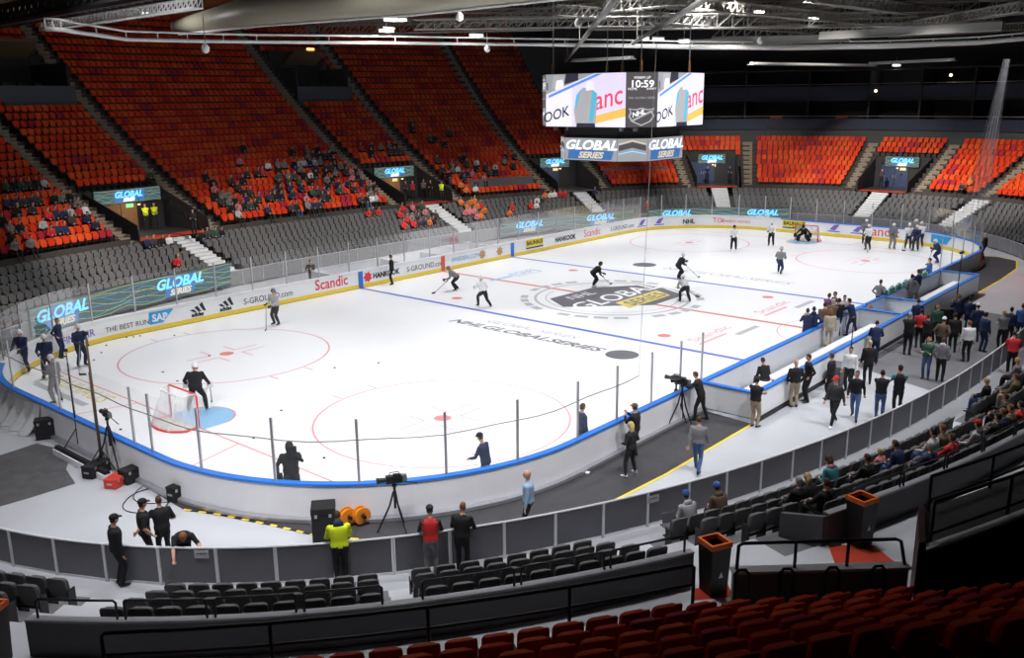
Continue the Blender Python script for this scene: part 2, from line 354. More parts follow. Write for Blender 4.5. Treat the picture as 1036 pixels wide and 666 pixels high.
def ad_sap(mb):
    f = on_board(bs(131.5, 329), .42); mb.mat(0); add_text(mb, 'THE BEST RUN', .25, f, sx=1.0)
    f = on_board(bs(164.5, 322), .36); mb.mat(2); quad(mb, f, [(-.62, 0), (.1, 0), (.72, .6), (-.62, .6)]); mb.mat(3); add_text(mb, 'SAP', .36, lambda x, y: on_board(bs(163.5, 322), .48, -.022)(x, y), bold=.02)
advert('board_advert', ad_sap)
def three_bars(px, py):
    def g(mb):
        f = on_board(bs(px, py), .34); mb.mat(0)
        for k, (x, h) in enumerate(((-.28, .22), (-.02, .40), (.26, .58))): quad(mb, f, [(x-.02+.11, .2), (x+.24, .2), (x+.05, .2+h*.8), (x-.13, .2+h*.62)])
        add_text(mb, 'adidas', .2, lambda x, y: f(x, y-.02), bold=.015)
    return g
advert('board_advert', three_bars(204, 315)); advert('board_advert', three_bars(234, 310))
def word(px, py, body, size, ink, z=.42, **kw):
    def g(mb): mb.mat(ink); add_text(mb, body, size, on_board(bs(px, py), z), **kw)
    advert('board_advert', g)
word(281, 302, 'S-GROUND.com', .34, 0, .42, sx=.95); word(339, 288, 'Scandic', .62, 1, .42, bold=.01, sx=.95)
word(394, 277, 'HANKOOK', .32, 0, .46, bold=.02, sx=.95); word(433, 269, 'S-GROUND.com', .34, 0, .44)
word(479, 262, 'SWEDEN.COM', .30, 7, .5, shear=.2)
def splat(px, py, ink):
    def g(mb):
        f = on_board(bs(px, py), .62); mb.mat(ink)
        quad(mb, f, [(r*math.cos(a), r*math.sin(a)) for a, r in [(2*PI*i/14, .36 if i % 2 else .24) for i in range(14)]])
    advert('board_advert', g)
splat(377, 281, 1); splat(492, 258, 4); splat(509, 254.5, 4)
def gold(px, py):
    def g(mb):
        f = on_board(bs(px, py), .36); mb.mat(5); quad(mb, f, [(-1, .16), (1, .16), (1, .72), (-1, .72)]); mb.mat(0); add_text(mb, 'BAUHAUS', .3, on_board(bs(px, py), .64, -.022), bold=.015)
        quad(mb, f, [(-1, 0), (1, 0), (1, .1), (-1, .1)])
    advert('board_advert', g)
gold(540, 247); gold(779+6, 226 if False else 233)
word(572, 241, 'HANKOOK', .36, 0, .46, bold=.02); word(602, 236, 'Scandic', .55, 1, .42); word(632, 230, 'S-GROUND.com', .34, 0, .46)
def flame(px, py):
    def g(mb):
        f = on_board(bs(px, py), .5); mb.mat(6); quad(mb, f, [(-.35, .05), (.1, .0), (.45, .5), (.0, .42)]); quad(mb, f, [(-.5, -.12), (.5, -.12), (.5, -.04), (-.5, -.04)])
    advert('board_advert', g)
flame(652, 227); flame(669, 225.5); flame(841, 232.5); flame(862, 235)
word(698, 224, 'NHL', .38, 0, .4, bold=.02); word(727, 223.5, 'TOI', .42, 1, .48); word(745, 223.6, 'SCANDIC HOTELS', .22, 1, .52)
word(888, 236, 'Scandic', .75, 1, .36); 
def ad_blue(mb): f = on_board(bs(938, 244), .34); mb.mat(2); quad(mb, f, [(-.9, 0), (.6, 0), (1.1, .6), (-.9, .6)]); mb.mat(3); add_text(mb, 'SAP', .34, on_board(bs(939, 244), .46, -.022), bold=.02)
advert('board_advert', ad_blue); word(806, 229, 'adidas', .3, 0, .42); word(88, 341, 'FINNAIR', .36, 6, .42); word(42, 352, 'NHL', .4, 0, .42)
# ================================================================== team benches and penalty bay on the camera side
X0, X1, Y0, Y1 = -14.0, 13.8, -HY-.17, -15.72
bench = empty('team_bench_box', (0, Y1, 0)); tag(bench, 'long white walled team bench bay with blue rails beside the near boards', 'team bench')
def rel(o, root):
    o.parent = root; o.location = o.location-root.location; return o
def wall(p, q, z1=1.05, th=.1, mat_=m_white, nm='wall_panel', par=bench):
    p, q = Vector(p), Vector(q); d = (q-p); c = (p+q)/2; a = math.atan2(d.y, d.x)
    o1 = MB().box((c.x, c.y, z1/2+.07), (d.length, th, z1-.14), a).build(nm, mat_, None, bevel=.01)
    o2 = MB().box((c.x, c.y, z1+.03), (d.length+th, th+.1, .07), a).build('top_rail', m_blue, None, bevel=.015)
    rel(o1, par); rel(o2, par)
for xa, xb in ((X0, -7.2), (-7.2, -.6), (-.6, 5.2), (5.2, X1)): wall((xa, Y1), (xb, Y1))
wall((X0, Y0), (X0, Y1)); wall((X1, Y0), (X1, Y1)); wall((1.2, Y0), (1.2, Y1)); wall((4.6, Y0), (4.6, Y1))
for xa in (X0, -3.5, 6.0): rel(MB().box((xa+3.5, Y1-.06, .06), (6.8, .12, .12)).build('base_skirt', m_black), bench)
MB().box((0, (Y0+Y1)/2, .1), (X1-X0-.3, Y0-Y1-.2, .2)).build('raised_floor', M('bay_floor', (.36, .39, .45), .6), bench, loc=(0, -Y1, 0))
def bench_seat(x0, x1, lb):
    r = empty('players_bench', ((x0+x1)/2, -14.75, .2)); tag(r, lb, 'bench', 'players benches')
    L = x1-x0; MB().box((0, 0, .43), (L, .36, .07)).build('seat_plank', m_white, r, bevel=.015)
    n = int(L/1.6)
    for i in range(n+1): MB().box((-L/2+.1+(L-.2)*i/n, 0, .2), (.08, .28, .4)).build('leg', m_steel, r)
    MB().box((0, -.14, .2), (L, .05, .12)).build('stretcher', m_wood, r)
bench_seat(-12.9, -11.0, 'short white bench plank at the near corner of the bench bay'); bench_seat(-10.8, .2, 'long white bench plank behind the seated man in dark jacket'); bench_seat(5.4, 13.2, 'white bench plank at the far end of the bench bay')
m_green = M('towel_green', (.05, .33, .20), .7, var=.1)
for i in range(7):
    x = 4.7+i*1.05; r = empty('bottle_rack', (x, -HY-.1, 1.11)); tag(r, f'{"green" if i%2==0 else "white and green"} bottle rack on the blue bench rail, {ordw(i+1)} from the near gate', 'bottle rack', 'bottle racks on the bench rail')
    MB().box((0, 0, .13), (.62, .14, .24)).build('tray', m_green, r, bevel=.02); MB().box((.38, 0, .12), (.14, .14, .22)).build('end_panel', m_white, r)
    for k in range(4): MB().tube([(-.22+.14*k, 0, .2), (-.22+.14*k, 0, .34), (-.22+.14*k, 0, .38)], [.035, .035, .015], 8).build('bottle', m_white, r)
g = empty('bench_gate', (2.9, -HY-.3, .2)); tag(g, 'pale blue gate with orange flash between the two team benches', 'gate')
MB().box((0, 0, .55), (2.4, .06, .9)).build('panel', M('gate_blue', (.45, .62, .80), .5), g); mb = MB(); mb.add([(-1.1, -.04, .9), (-.6, -.04, .9), (.1, -.04, .2), (-.4, -.04, .2)], [(0, 1, 2, 3)]); mb.build('flash', m_orange, g)
MB().box((0, 0, 1.02), (2.5, .1, .06)).build('rail', m_blue, g)
# ================================================================== mats and markings on the floor
def bez_poly(pts): return [(float(p[0]), float(p[1])) for p in pts]
def ground(name, poly, m, z, kind='structure', label=None, cat=None):
    mb = MB(); mb.add([(x, y, z) for x, y in poly], [tuple(range(len(poly)))])
    o = mb.build(name, m); tag(o, label, cat, kind=kind); return o
ys = [(-30.6, -6.6), (-30.2, -7.5), (-29.9, -8.4), (-29.6, -9.3), (-29.2, -10.8), (-28.4, -12.2), (-26.5, -13.6), (-24.6, -14.9), (-22.6, -15.6), (-20, -15.75), (-14.2, -15.75)]
inner = [brd(s, .3)[:2] for s in np.linspace(binv(-30.2, -4.5), binv(-14.0, -HY), 40)]
def orient(poly):
    a = sum(poly[i][0]*poly[(i+1) % len(poly)][1]-poly[(i+1) % len(poly)][0]*poly[i][1] for i in range(len(poly)))
    return poly if a > 0 else poly[::-1]
ground('floor_mat', orient(inner+ys[::-1]), m_mat, .006, 'structure')
mb = MB()
for i in range(len(ys)-1):
    p, q = np.array(ys[i]), np.array(ys[i+1]); n = max(1, int(np.linalg.norm(q-p)/.22))
    for k in range(n):
        mb.mat(0 if i > 5 or k % 2 == 0 else 1); strip(mb, p+(q-p)*k/n, p+(q-p)*(k+1)/n, .1, .010)
o = mb.build('floor_tape', [m_yellow, m_black]); tag(o, kind='structure')
ground('floor_mat', orient([tuple(p) for p in [brd(s, .3)[:2] for s in np.linspace(binv(13.9, -HY)-.01, binv(27.5, -12.0), 14)]]+[(27.6, -13.6), (26.6, -14.9), (23.5, -15.6), (19, -15.75), (13.9, -15.75)][:]), m_mat, .006)
mb = MB(); yy = [(13.9, -15.8), (19, -15.8), (23.5, -15.65), (26.6, -14.95), (27.6, -13.6), (27.5, -12.6)]
for i in range(len(yy)-1): strip(mb, yy[i], yy[i+1], .12, .01)
tag(mb.build('floor_tape', [m_yellow]), kind='structure')
ground('floor_mat', orient([(-5.0, -15.9), (-6.6, -19.6), (2, -19.9), (8.5, -19.3), (9.5, -15.9)]), m_mat2, .006)
ground('floor_mat', orient([(-33.6, 1.6), (-31.0, 2.0), (-30.6, .3), (-31.4, -1.1), (-31.7, -2.4), (-33.0, -2.4), (-35.5, -2.2), (-35.6, 1.0)]), M('wet_tarpaulin', (.10, .10, .105), .35, var=.5, scale=2.5), .006)
# ================================================================== fence round the bowl
def fence(name, u0, u1, step, pmat, label, h=.98):
    r = empty(name, bowl((u0+u1)/2, 0)); tag(r, label, 'fence'); ox, oy, _ = bowl((u0+u1)/2, 0)
    us = arc(0, u0, u1, step)
    for i in range(len(us)):
        x, y, _ = bowl(us[i], 0); a = head_in(us[i]); MB().box((0, 0, h/2), (.07, .07, h)).build('post', m_post if pmat is m_dkgrey else m_postf, r, loc=(x-ox, y-oy, 0), rz=a)
        if i+1 < len(us):
            p, q = bowl(us[i], 0), bowl(us[i+1], 0); d = math.hypot(q[0]-p[0], q[1]-p[1])
            mb = MB(); mb.box((0, 0, h/2+.03), (d-.09, .03, h-.10)); pa = mb.build('panel', pmat, r, loc=((p[0]+q[0])/2-ox, (p[1]+q[1])/2-oy, 0), rz=math.atan2(q[1]-p[1], q[0]-p[0]))
    mb = MB(); uu = np.linspace(us[0], us[-1], 90); mb.tube([tuple(np.array(bowl(u, 0, h))-np.array([ox, oy, 0])) for u in uu], .028, 6); mb.build('handrail', m_post if pmat is m_dkgrey else m_postf, r)
    return r
fence('perimeter_fence', 97.5, 143, 1.34, m_dkgrey, 'dark panelled fence with pale posts between near seats and rink floor')
fence('perimeter_fence', -25, 76, 1.6, m_fencefar, 'grey panelled fence in front of the far grey seats')
# ================================================================== terraces
VOM = [(-2.4, 2.5), (8.8, 12.8), (19.0, 23.8), (32.5, 38.3), (54.1, 60.2)]      # tunnel mouths between stairways
REDST = [-6.5, -2.4, 2.5, 8.8, 12.8, 19.0, 23.8, 32.5, 38.3, 54.1, 60.2]        # stairways through the red seats
STN = {-6.5: 'ninth', -2.4: 'eighth'}
UPV = [(33.4, 37.6), (54.8, 58.9)]
UA, UBD, UHI = -16., 76., 19.3
JLO, JHI = 10, 31
def jmax(u): return JHI if u > UHI else JLO
GA = [(-7.4, -5.8), (-.7, .8), (10.0, 11.4), (20.6, 22.2), (34.6, 36.2), (56.2, 57.8)]     # pale stairs through the grey seats
def in_vom(u, m=0.): return any(a+m < u < c-m for a, c in VOM)
def in_upv(u, m=0.): return any(a+m < u < c-m for a, c in UPV)
def cut(u, j):
    return (j <= 6 and in_vom(u, .55)) or (19 <= j <= 25 and in_upv(u, 0))
def cell(mb, u0, u1, o0, o1, z0, z1):
    """one tread with its riser in front (from z0 up to z1)"""
    a, c, d, e_ = bowl(u0, o0, z1), bowl(u1, o0, z1), bowl(u1, o1, z1), bowl(u0, o1, z1)
    f, g_ = bowl(u0, o0, z0), bowl(u1, o0, z0); mb.add([a, c, d, e_, f, g_], [(0, 3, 2, 1), (0, 1, 5, 4)])
terr = MB(); ust = np.arange(UA, UBD+.01, .6)
for i in range(len(ust)-1):
    u0, u1 = float(ust[i]), float(ust[i+1]); um = (u0+u1)/2
    terr.mat(0)
    for k in range(6): cell(terr, u0, u1, og(k), og(k+1) if k < 5 else 6.95, 0 if k == 0 else zg(k-1), zg(k))
    if not in_vom(um, .3): cell(terr, u0, u1, 6.9, 7.0, zg(5), 2.75)
    j = 0
    while j < jmax(um):
        if not cut(um, j):
            lower = zr(j-1) if j > 0 and not cut(um, j-1) else (zr(j)-1.2 if j in (7, 26) else 1.6)
            cell(terr, u0, u1, orr(j), orr(j+1), lower, zr(j))
        j += 1
    jm = jmax(um); terr.mat(1)
    if jm == JHI: cell(terr, u0, u1, orr(jm), orr(jm)+.2, zr(jm-1), 21)
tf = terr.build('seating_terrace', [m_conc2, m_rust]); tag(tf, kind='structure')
# end wall of the tall bank, towards the low end bank
mb = MB(); mb.add([bowl(UHI, orr(JLO)-.1, zr(JLO)-1)]+[bowl(UHI, orr(j), zr(j)+.1) for j in range(JLO, JHI+1)]+[bowl(UHI, orr(JHI), 6)], [tuple(range(JHI-JLO+3))])
tag(mb.build('wall_bank_end', m_dark), kind='structure')
# stairways
def stair(u, o0, o1, n, zf, w, m, nm='stair_flight'):
    """steps between rows; each row gets two"""
    mb = MB()
    for i in range(n):
        o = o0+(o1-o0)*i/n; oe = o0+(o1-o0)*(i+1)/n; z = zf(i)
        ws = w/stretch(u, (o0+o1)/2); uu = [u-ws/2, u+ws/2]; P = [bowl(uu[0], o, z-.25), bowl(uu[1], o, z-.25), bowl(uu[1], oe, z-.25), bowl(uu[0], oe, z-.25)]
        Q = [(p[0], p[1], z) for p in P]; mb.mat(0).hexa(P+Q)
        mb.mat(1); mb.hexa([bowl(uu[0], o-.004, z-.03), bowl(uu[1], o-.004, z-.03), bowl(uu[1], o+.09, z-.03), bowl(uu[0], o+.09, z-.03), bowl(uu[0], o-.004, z+.006), bowl(uu[1], o-.004, z+.006), bowl(uu[1], o+.09, z+.006), bowl(uu[0], o+.09, z+.006)])
    o = mb.build(nm, [m, M('step_nosing', (.38, .33, .25), .7) if m is m_tan else m_walk]); tag(o, kind='structure'); return o
for u in REDST:
    jm = jmax(u); n = jm*2
    stair(u, 7.0, orr(jm), n, lambda i: zr(i//2)+(.0 if i % 2 == 0 else (zr(i//2+1)-zr(i//2))/2)+.01, .85, m_tan)
for a, c in GA:
    stair((a+c)/2, 1.0, 6.9, 14, lambda i: .1+(2.45-.1)*(i+1)/14, 1.35, m_step)
# tunnel mouths with lit screens
def in_pt(u, o, z): return bowl(u, o, z)
def led_lines(mb, fn, w, h, seed, mats=(1, 2)):
    rnd = random.Random(seed)
    for k in range(9):
        y0 = h*(k+.5)/9; ph = rnd.random()*6; am = h*.12*rnd.random()+h*.04; fr = 1.5+rnd.random()*2
        mb.mat(mats[k % 2]); n = 24; t = h*.022
        for i in range(n):
            xa, xb = -w/2+w*i/n, -w/2+w*(i+1)/n; ya, yb_ = (y0+am*math.sin(fr*2*PI*x/w*1.2+ph) for x in (xa, xb))
            ya, yb_ = max(t, min(h-t*2, ya)), max(t, min(h-t*2, yb_))
            mb.add([fn(xa, ya), fn(xb, yb_), fn(xb, yb_+t), fn(xa, ya+t)], [(0, 1, 2, 3)])
L_bg = M('screen_dark', (.055, .085, .10), emit=1.0); L_y = M('screen_yellow_line', (.34, .40, .10), emit=1.); L_t = M('screen_teal_line', (.04, .30, .42), emit=1.)
L_b = M('screen_sky_blue', (.18, .62, .95), emit=1.35); L_w = M('screen_white', (.92, .95, 1.), emit=1.2); L_g = M('screen_sand', (.70, .62, .42), emit=1.); L_db = M('screen_deep_blue', (.05, .16, .42), emit=1.)
LED = [L_bg, L_y, L_t, L_b, L_w, L_g, L_db]
m_exit = M('exit_green', (.25, .85, .30), emit=1.3); m_hood = M('lamp_amber', (1., .55, .15), emit=3.)
VN = ['far right end', 'far end behind the goal', 'far corner', 'middle of the long far stand', 'left of the long far stand']
for n_, (a, c) in enumerate(VOM):
    um = (a+c)/2; ox, oy, _ = bowl(um, 7); ua, uc = a+.6, c-.6
    mb = MB()
    for uu in (ua, uc):     # sloping side cheeks
        d = .06 if uu == ua else -.06
        pts = [bowl(uu, 6.9, 1.7), bowl(uu, 12.5, 1.7), bowl(uu, 12.5, zr(6)), bowl(uu, 12.4, zr(6)+.45), bowl(uu, 7.0, zr(0)+.95), bowl(uu, 6.9, 2.9)]
        q = [bowl(uu+d, *bp) for bp in ((6.9, 1.7), (12.5, 1.7), (12.5, zr(6)), (12.4, zr(6)+.45), (7.0, zr(0)+.95), (6.9, 2.9))]
        mb.loft([pts, q])
    o = mb.build('wall_tunnel_side', m_dark); tag(o, kind='structure')
    mb = MB(); mb.add([bowl(ua, 6.85, 2.5), bowl(uc, 6.85, 2.5), bowl(uc, 8.4, 2.5), bowl(ua, 8.4, 2.5), bowl(uc, 12.2, 2.5), bowl(ua, 12.2, 2.5)], [(3, 2, 1, 0)]); mb.mat(1); mb.f.append((5, 4, 2, 3)); mb.m.append(1); o = mb.build('floor_tunnel', [m_carpet if n_ != 2 else m_mat2, m_mat]); tag(o, kind='structure')
    mb = MB(); mb.add([bowl(ua, 12.0, 1.6), bowl(uc, 12.0, 1.6), bowl(uc, 12.0, 5.2), bowl(ua, 12.0, 5.2)], [(3, 2, 1, 0)]); o = mb.build('wall_tunnel_back', m_dark); tag(o, kind='structure')
    # double door in the back wall
    w = (c-a)*.95; dr = empty('door_tunnel', bowl(um+.5, 11.9, 2.5), head_in(um)-PI/2); tag(dr, kind='structure')
    dm = m_wood if n_ > 2 else m_navyw
    for s in (-1, 1): MB().box((s*.62, 0, 1.05), (1.2, .06, 2.1)).build('leaf', dm, dr); MB().box((s*.12, .06, 1.0), (.04, .05, .3)).build('handle', m_steel, dr)
    MB().box((0, -.03, 2.2), (2.7, .12, .14)).build('frame', m_black, dr)
    ex = empty('exit_sign', bowl(um-.1, 11.9, 4.1), head_in(um)-PI/2); tag(ex, f'lit exit sign in the tunnel at the {VN[n_]}', 'exit sign', 'exit signs in the tunnels')
    MB().box((0, 0, .13), (.55, .08, .26)).build('lit_face', m_exit if n_ == 4 else M('exit_amber', (.75, .72, .3), emit=1.), ex); MB().box((0, .05, .3), (.6, .06, .06)).build('bracket', m_black, ex)
    tl = empty('tunnel_fill_lamp', bowl(um, 10.6, 4.35)); tag(tl, f'added fill lamp in the tunnel at the {VN[n_]}', 'lamp'); MB().tube([(0, 0, 0), (0, 0, .08)], .09, 10).build('lens', m_hood, tl); MB().tube([(0, 0, .08), (0, 0, .5)], .02, 6).build('stem', m_black, tl)  # lamp and its point light are added to brighten the tunnel's back wall
    pl = bpy.data.lights.new('tunnel_fill', 'POINT'); pl.energy = TUNW; pl.shadow_soft_size = .1; pl.color = (1., .8, .6); po = bpy.data.objects.new('tunnel_fill', pl); COL.objects.link(po); po.location = Vector(bowl(um, 10.6, 4.2))
    # screen
    sw = {0: 3.1, 1: 2.7, 2: 3.2, 3: 4.2, 4: 5.0}[n_]; sh = .92; zb = 4.45
    r = empty('led_screen', bowl(um, 11.8, zb), head_in(um)-PI/2); tag(r, f'lit blue banner screen over the tunnel mouth at the {VN[n_]}', 'screen', 'screens over the tunnel mouths')
    f = lambda x, y, e_=0.: (-x, .07+e_, y)
    MB().box((0, 0, sh/2), (sw+.1, .12, sh+.08)).build('case', m_black, r)
    mb = MB(); mb.mat(0); quad(mb, f, [(-sw/2, 0), (sw/2, 0), (sw/2, sh), (-sw/2, sh)]); led_lines(mb, lambda x, y: f(x, y, .008), sw, sh, n_)
    mb.mat(3); add_text(mb, 'GLOBAL', sh*.44, lambda x, y: f(x, y+sh*.42, .016), shear=.3, bold=.03); mb.mat(6); quad(mb, lambda x, y: f(x, y, .012), [(-sw*.22, sh*.08), (sw*.24, sh*.08), (sw*.26, sh*.92), (-sw*.2, sh*.92)]); mb.mat(4); add_text(mb, 'SERIES', sh*.24, lambda x, y: f(x, y+sh*.12, .018), shear=.3, bold=.02)
    mb.build('display', LED, r)
# upper camera platforms high in the red seats
for n_, (a, c) in enumerate(UPV):
    um = (a+c)/2; z = zr(19)
    r = empty('camera_platform', bowl(um, 22.2, z), head_in(um)-PI/2); tag(r, ['dark platform with amber-lit hood high in the middle red seats', 'dark platform with pale hood high in the red seats at the left edge'][n_], 'platform')
    w = (c-a)*1.28
    MB().box((0, .1, .1), (w+.5, .12, 2.1)).build('front_panel', M('platform_panel', (.07, .085, .11), .6), r, bevel=.02); MB().box((0, -2.6, -.1), (w, 5.4, .2)).build('floor', m_dark, r); MB().box((0, -5.3, 2.0), (w, .2, 5.0)).build('back_wall', m_dark, r)
    for s in (-1, 1): MB().box((s*w/2, -2.8, 1.2), (.2, 5.2, 3.2)).build('side_wall', m_dark, r)
    hd = MB().box((-.4, -3.9, 3.9), (3.4, 2.4, .25), 0, Matrix.Rotation(.5, 3, 'X')).build('hood', M('hood_tan', (.16, .11, .06), .7), r); 
    if n_ == 0: MB().box((-.5, -2.9, 4.62), (.7, .25, .2)).build('lamp', m_hood, r)
    for k in range(3): MB().box((-1.2+k*1.2, -2.2, .9), (.5, .5, 1.0)).build('desk', m_black, r)
# grey balustrades dropped into the lower red rows
for (u0, u1, o, z0) in ((24.6, 30.4, 8.6, zr(2)),):
    mb = MB(); uu = np.linspace(u0, u1, 12)
    rings = [[bowl(u, o, z0-.3), bowl(u, o, z0+.75), bowl(u, o+.08, z0+.75), bowl(u, o+.08, z0-.3)] for u in uu]; r = mb.loft(rings).build('seat_barrier', m_dkgrey); tag(r, 'dark grey barrier panel across the low red rows between third and fourth tunnels', 'barrier')
for (u0, u1, o, z0) in ((13.8, 18.4, 9.4, zr(3)),):
    mb = MB(); uu = np.linspace(u0, u1, 12)
    rings = [[bowl(u, o, z0-.3), bowl(u, o, z0+.7), bowl(u, o+.08, z0+.7), bowl(u, o+.08, z0-.3)] for u in uu]; r = mb.loft(rings).build('seat_barrier', m_dkgrey); tag(r, 'dark grey barrier panel across the red rows below the hanging scoreboard', 'barrier')
# ================================================================== near side terraces
NA, NB = 96., 146.
def nro(u): return min(max(0, u-111.5)*.35, 1.2)
terr = MB(); ust = np.arange(NA, NB+.01, .5)
for i in range(len(ust)-1):
    u0, u1 = float(ust[i]), float(ust[i+1])
    for k in range(4):
        terr.mat(3)
        if (113.6+.1*k < u0 < 115.5+.2*k) or 102.4 < u0 < 104.3 or 108.7 < u0 < 109.4 or 128.2 < u0 < 129.6: terr.mat(1)
        cell(terr, u0, u1, ogn(k), ogn(k+1) if k < 3 else 4.7, 0 if k == 0 else zgn(k-1), zgn(k))
    terr.mat(1); cell(terr, u0, u1, 4.65, 8.7, .9, FZ)
    terr.mat(0); jn = 2 if u0 < 115.6 else 5; dn = nro(u0)+.1
    cell(terr, u0, u1, 8.6, orr(jn)+dn, FZ-.1, FZ)
    for j in range(jn, 9): cell(terr, u0, u1, orr(j)+dn, orr(j+1)+dn, FZ if j == jn else zr(j-1)-.1, zr(j)-.1)
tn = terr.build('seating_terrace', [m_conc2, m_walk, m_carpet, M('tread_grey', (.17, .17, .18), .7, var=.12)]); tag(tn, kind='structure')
# ================================================================== near side: back wall, bins, handrails, parapet
def curved(o0, o1, z0, z1, u0, u1, n=24):
    mb = MB(); rings = [[bowl(u, o0, z0), bowl(u, o0, z1), bowl(u, o1, z1), bowl(u, o1, z0)] for u in np.linspace(u0, u1, n)]; return mb.loft(rings)
WALLS = [(96, 102.75, 'left'), (103.6, 114.2, 'middle'), (117.5, 146, 'right')]
WO, WZ = 4.58, 1.93
for u0, u1, nm in WALLS:
    o = curved(WO, WO+.14, .9, WZ, u0, u1).build('wall_stand_back_'+nm, M('stand_back_grey', (.085, .085, .095), .55, var=.1, scale=1.)); tag(o, kind='structure')
    o = curved(WO-.02, WO+.16, WZ, WZ+.04, u0, u1).build('trim_stand_back_'+nm, M('ledge_grey', (.26, .26, .28), .5)); tag(o, kind='structure')
o = MB().hexa([bowl(117.35, WO+.14, .9), bowl(117.0, 3.8, .9), bowl(117.12, 3.8, .9), bowl(117.48, WO+.14, .9), bowl(117.35, WO+.14, WZ), bowl(117.0, 3.8, 1.75), bowl(117.12, 3.8, 1.75), bowl(117.48, WO+.14, WZ)]).build('wall_stand_end', M('stand_back_grey')); tag(o, kind='structure')
def rail_run(pts_top, drop, r=.026, name='guard_rail', label='', posts=None, mid=None, m=m_black, group=None, cat='handrail'):
    """a bent tube: down at both ends, with uprights"""
    P = [Vector(p) for p in pts_top]; c = P[0]; e_ = empty(name, c); tag(e_, label, cat, group)
    L = [p-c for p in P]
    MB().tube([L[0]-Vector((0, 0, drop)), L[0]-Vector((0, 0, .05))]+[L[0]+(L[1]-L[0]).normalized()*.05]+L[1:-1]+[L[-1]+(L[-2]-L[-1]).normalized()*.05, L[-1]-Vector((0, 0, .05)), L[-1]-Vector((0, 0, drop))], r, 8).build('top_tube', m, e_, smooth=True)
    for i in (posts if posts is not None else range(1, len(L)-1)):
        MB().tube([L[i]-Vector((0, 0, drop)), L[i]], r*.9, 8).build('upright', m, e_, smooth=True)
    if mid: MB().tube([p-Vector((0, 0, mid)) for p in L], r*.8, 8).build('mid_tube', m, e_, smooth=True)
    return e_
# short hoops along the ledge of the near stand
k_ = 0
for blk, u0, u1, n in (('left block', 100.6, 102.7, 1), ('block below the steward', 103.7, 108.8, 4), ('block before the man in red', 109.3, 114.1, 3), ('block of spectators', 118.2, 130, 7)):
    for i in range(n):
        a, c = u0+(u1-u0)*i/n+.06, u0+(u1-u0)*(i+1)/n-.06
        rail_run([bowl(u, WO+.06, WZ+.42) for u in np.linspace(a, c, 4)], .38, .024, 'ledge_rail', f'black rail hoop on ledge, {ordw(i+1)} from left behind the {blk}', posts=[], group='rail hoops on the stand ledge')
# hand rail in front of the near red seats, open bars to the left of the parapet
rail_run([bowl(u, 8.42, 4.05) for u in np.linspace(106.0, 112.2, 9)], .95, .03, 'corridor_rail', 'long black two-bar rail before the dark red seats, left of the tall bin', posts=[2, 4, 6], mid=.34)
rail_run([bowl(u, 7.2, 3.05) for u in np.linspace(99.5, 103.2, 4)], .9, .03, 'corridor_rail', 'black rail before the leftmost bin at the lower left corner', posts=[1, 2], mid=.4)
# solid parapet over the near tunnel
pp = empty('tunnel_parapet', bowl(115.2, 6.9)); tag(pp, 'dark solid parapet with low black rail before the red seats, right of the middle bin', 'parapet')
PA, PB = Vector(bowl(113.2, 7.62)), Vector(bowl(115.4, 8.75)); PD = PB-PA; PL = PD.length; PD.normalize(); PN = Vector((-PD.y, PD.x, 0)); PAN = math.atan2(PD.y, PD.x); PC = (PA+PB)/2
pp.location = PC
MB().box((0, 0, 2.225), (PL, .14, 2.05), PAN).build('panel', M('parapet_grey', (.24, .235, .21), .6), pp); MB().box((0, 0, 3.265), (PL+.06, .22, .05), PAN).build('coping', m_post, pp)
q = lambda t, z: tuple(PD*(t*PL/2)+Vector((0, 0, z)))
MB().tube([q(-.96, 3.27), q(-.95, 3.73), q(-.9, 3.77), q(.84, 3.77), q(.9, 3.73), q(.97, 3.27)], .032, 8).build('rail', m_black, pp, smooth=True)
for t in (-.3, .3): MB().tube([q(t, 3.27), q(t, 3.75)], .03, 8).build('upright', m_black, pp, smooth=True)
for i, t in enumerate((-.93, -.42, .1, .62)):
    mb = MB(); c = [PD*dx+Vector((0, 0, z)) for dx, z in ((-.12, 2.5), (-.12, 3.28), (-.06, 3.36), (.06, 3.36), (.12, 3.28), (.12, 2.5))]; mb.tube(c, .028, 8)
    tag(mb.build('grab_hoop', m_black, loc=PC+PD*(t*PL/2)-PN*.16*(1 if PN.dot(Vector((-1, -1, 0))) < 0 else -1), smooth=True), f'black grab hoop against the dark parapet, {ordw(i+1)} from the left', 'handrail', 'grab hoops on the parapet')
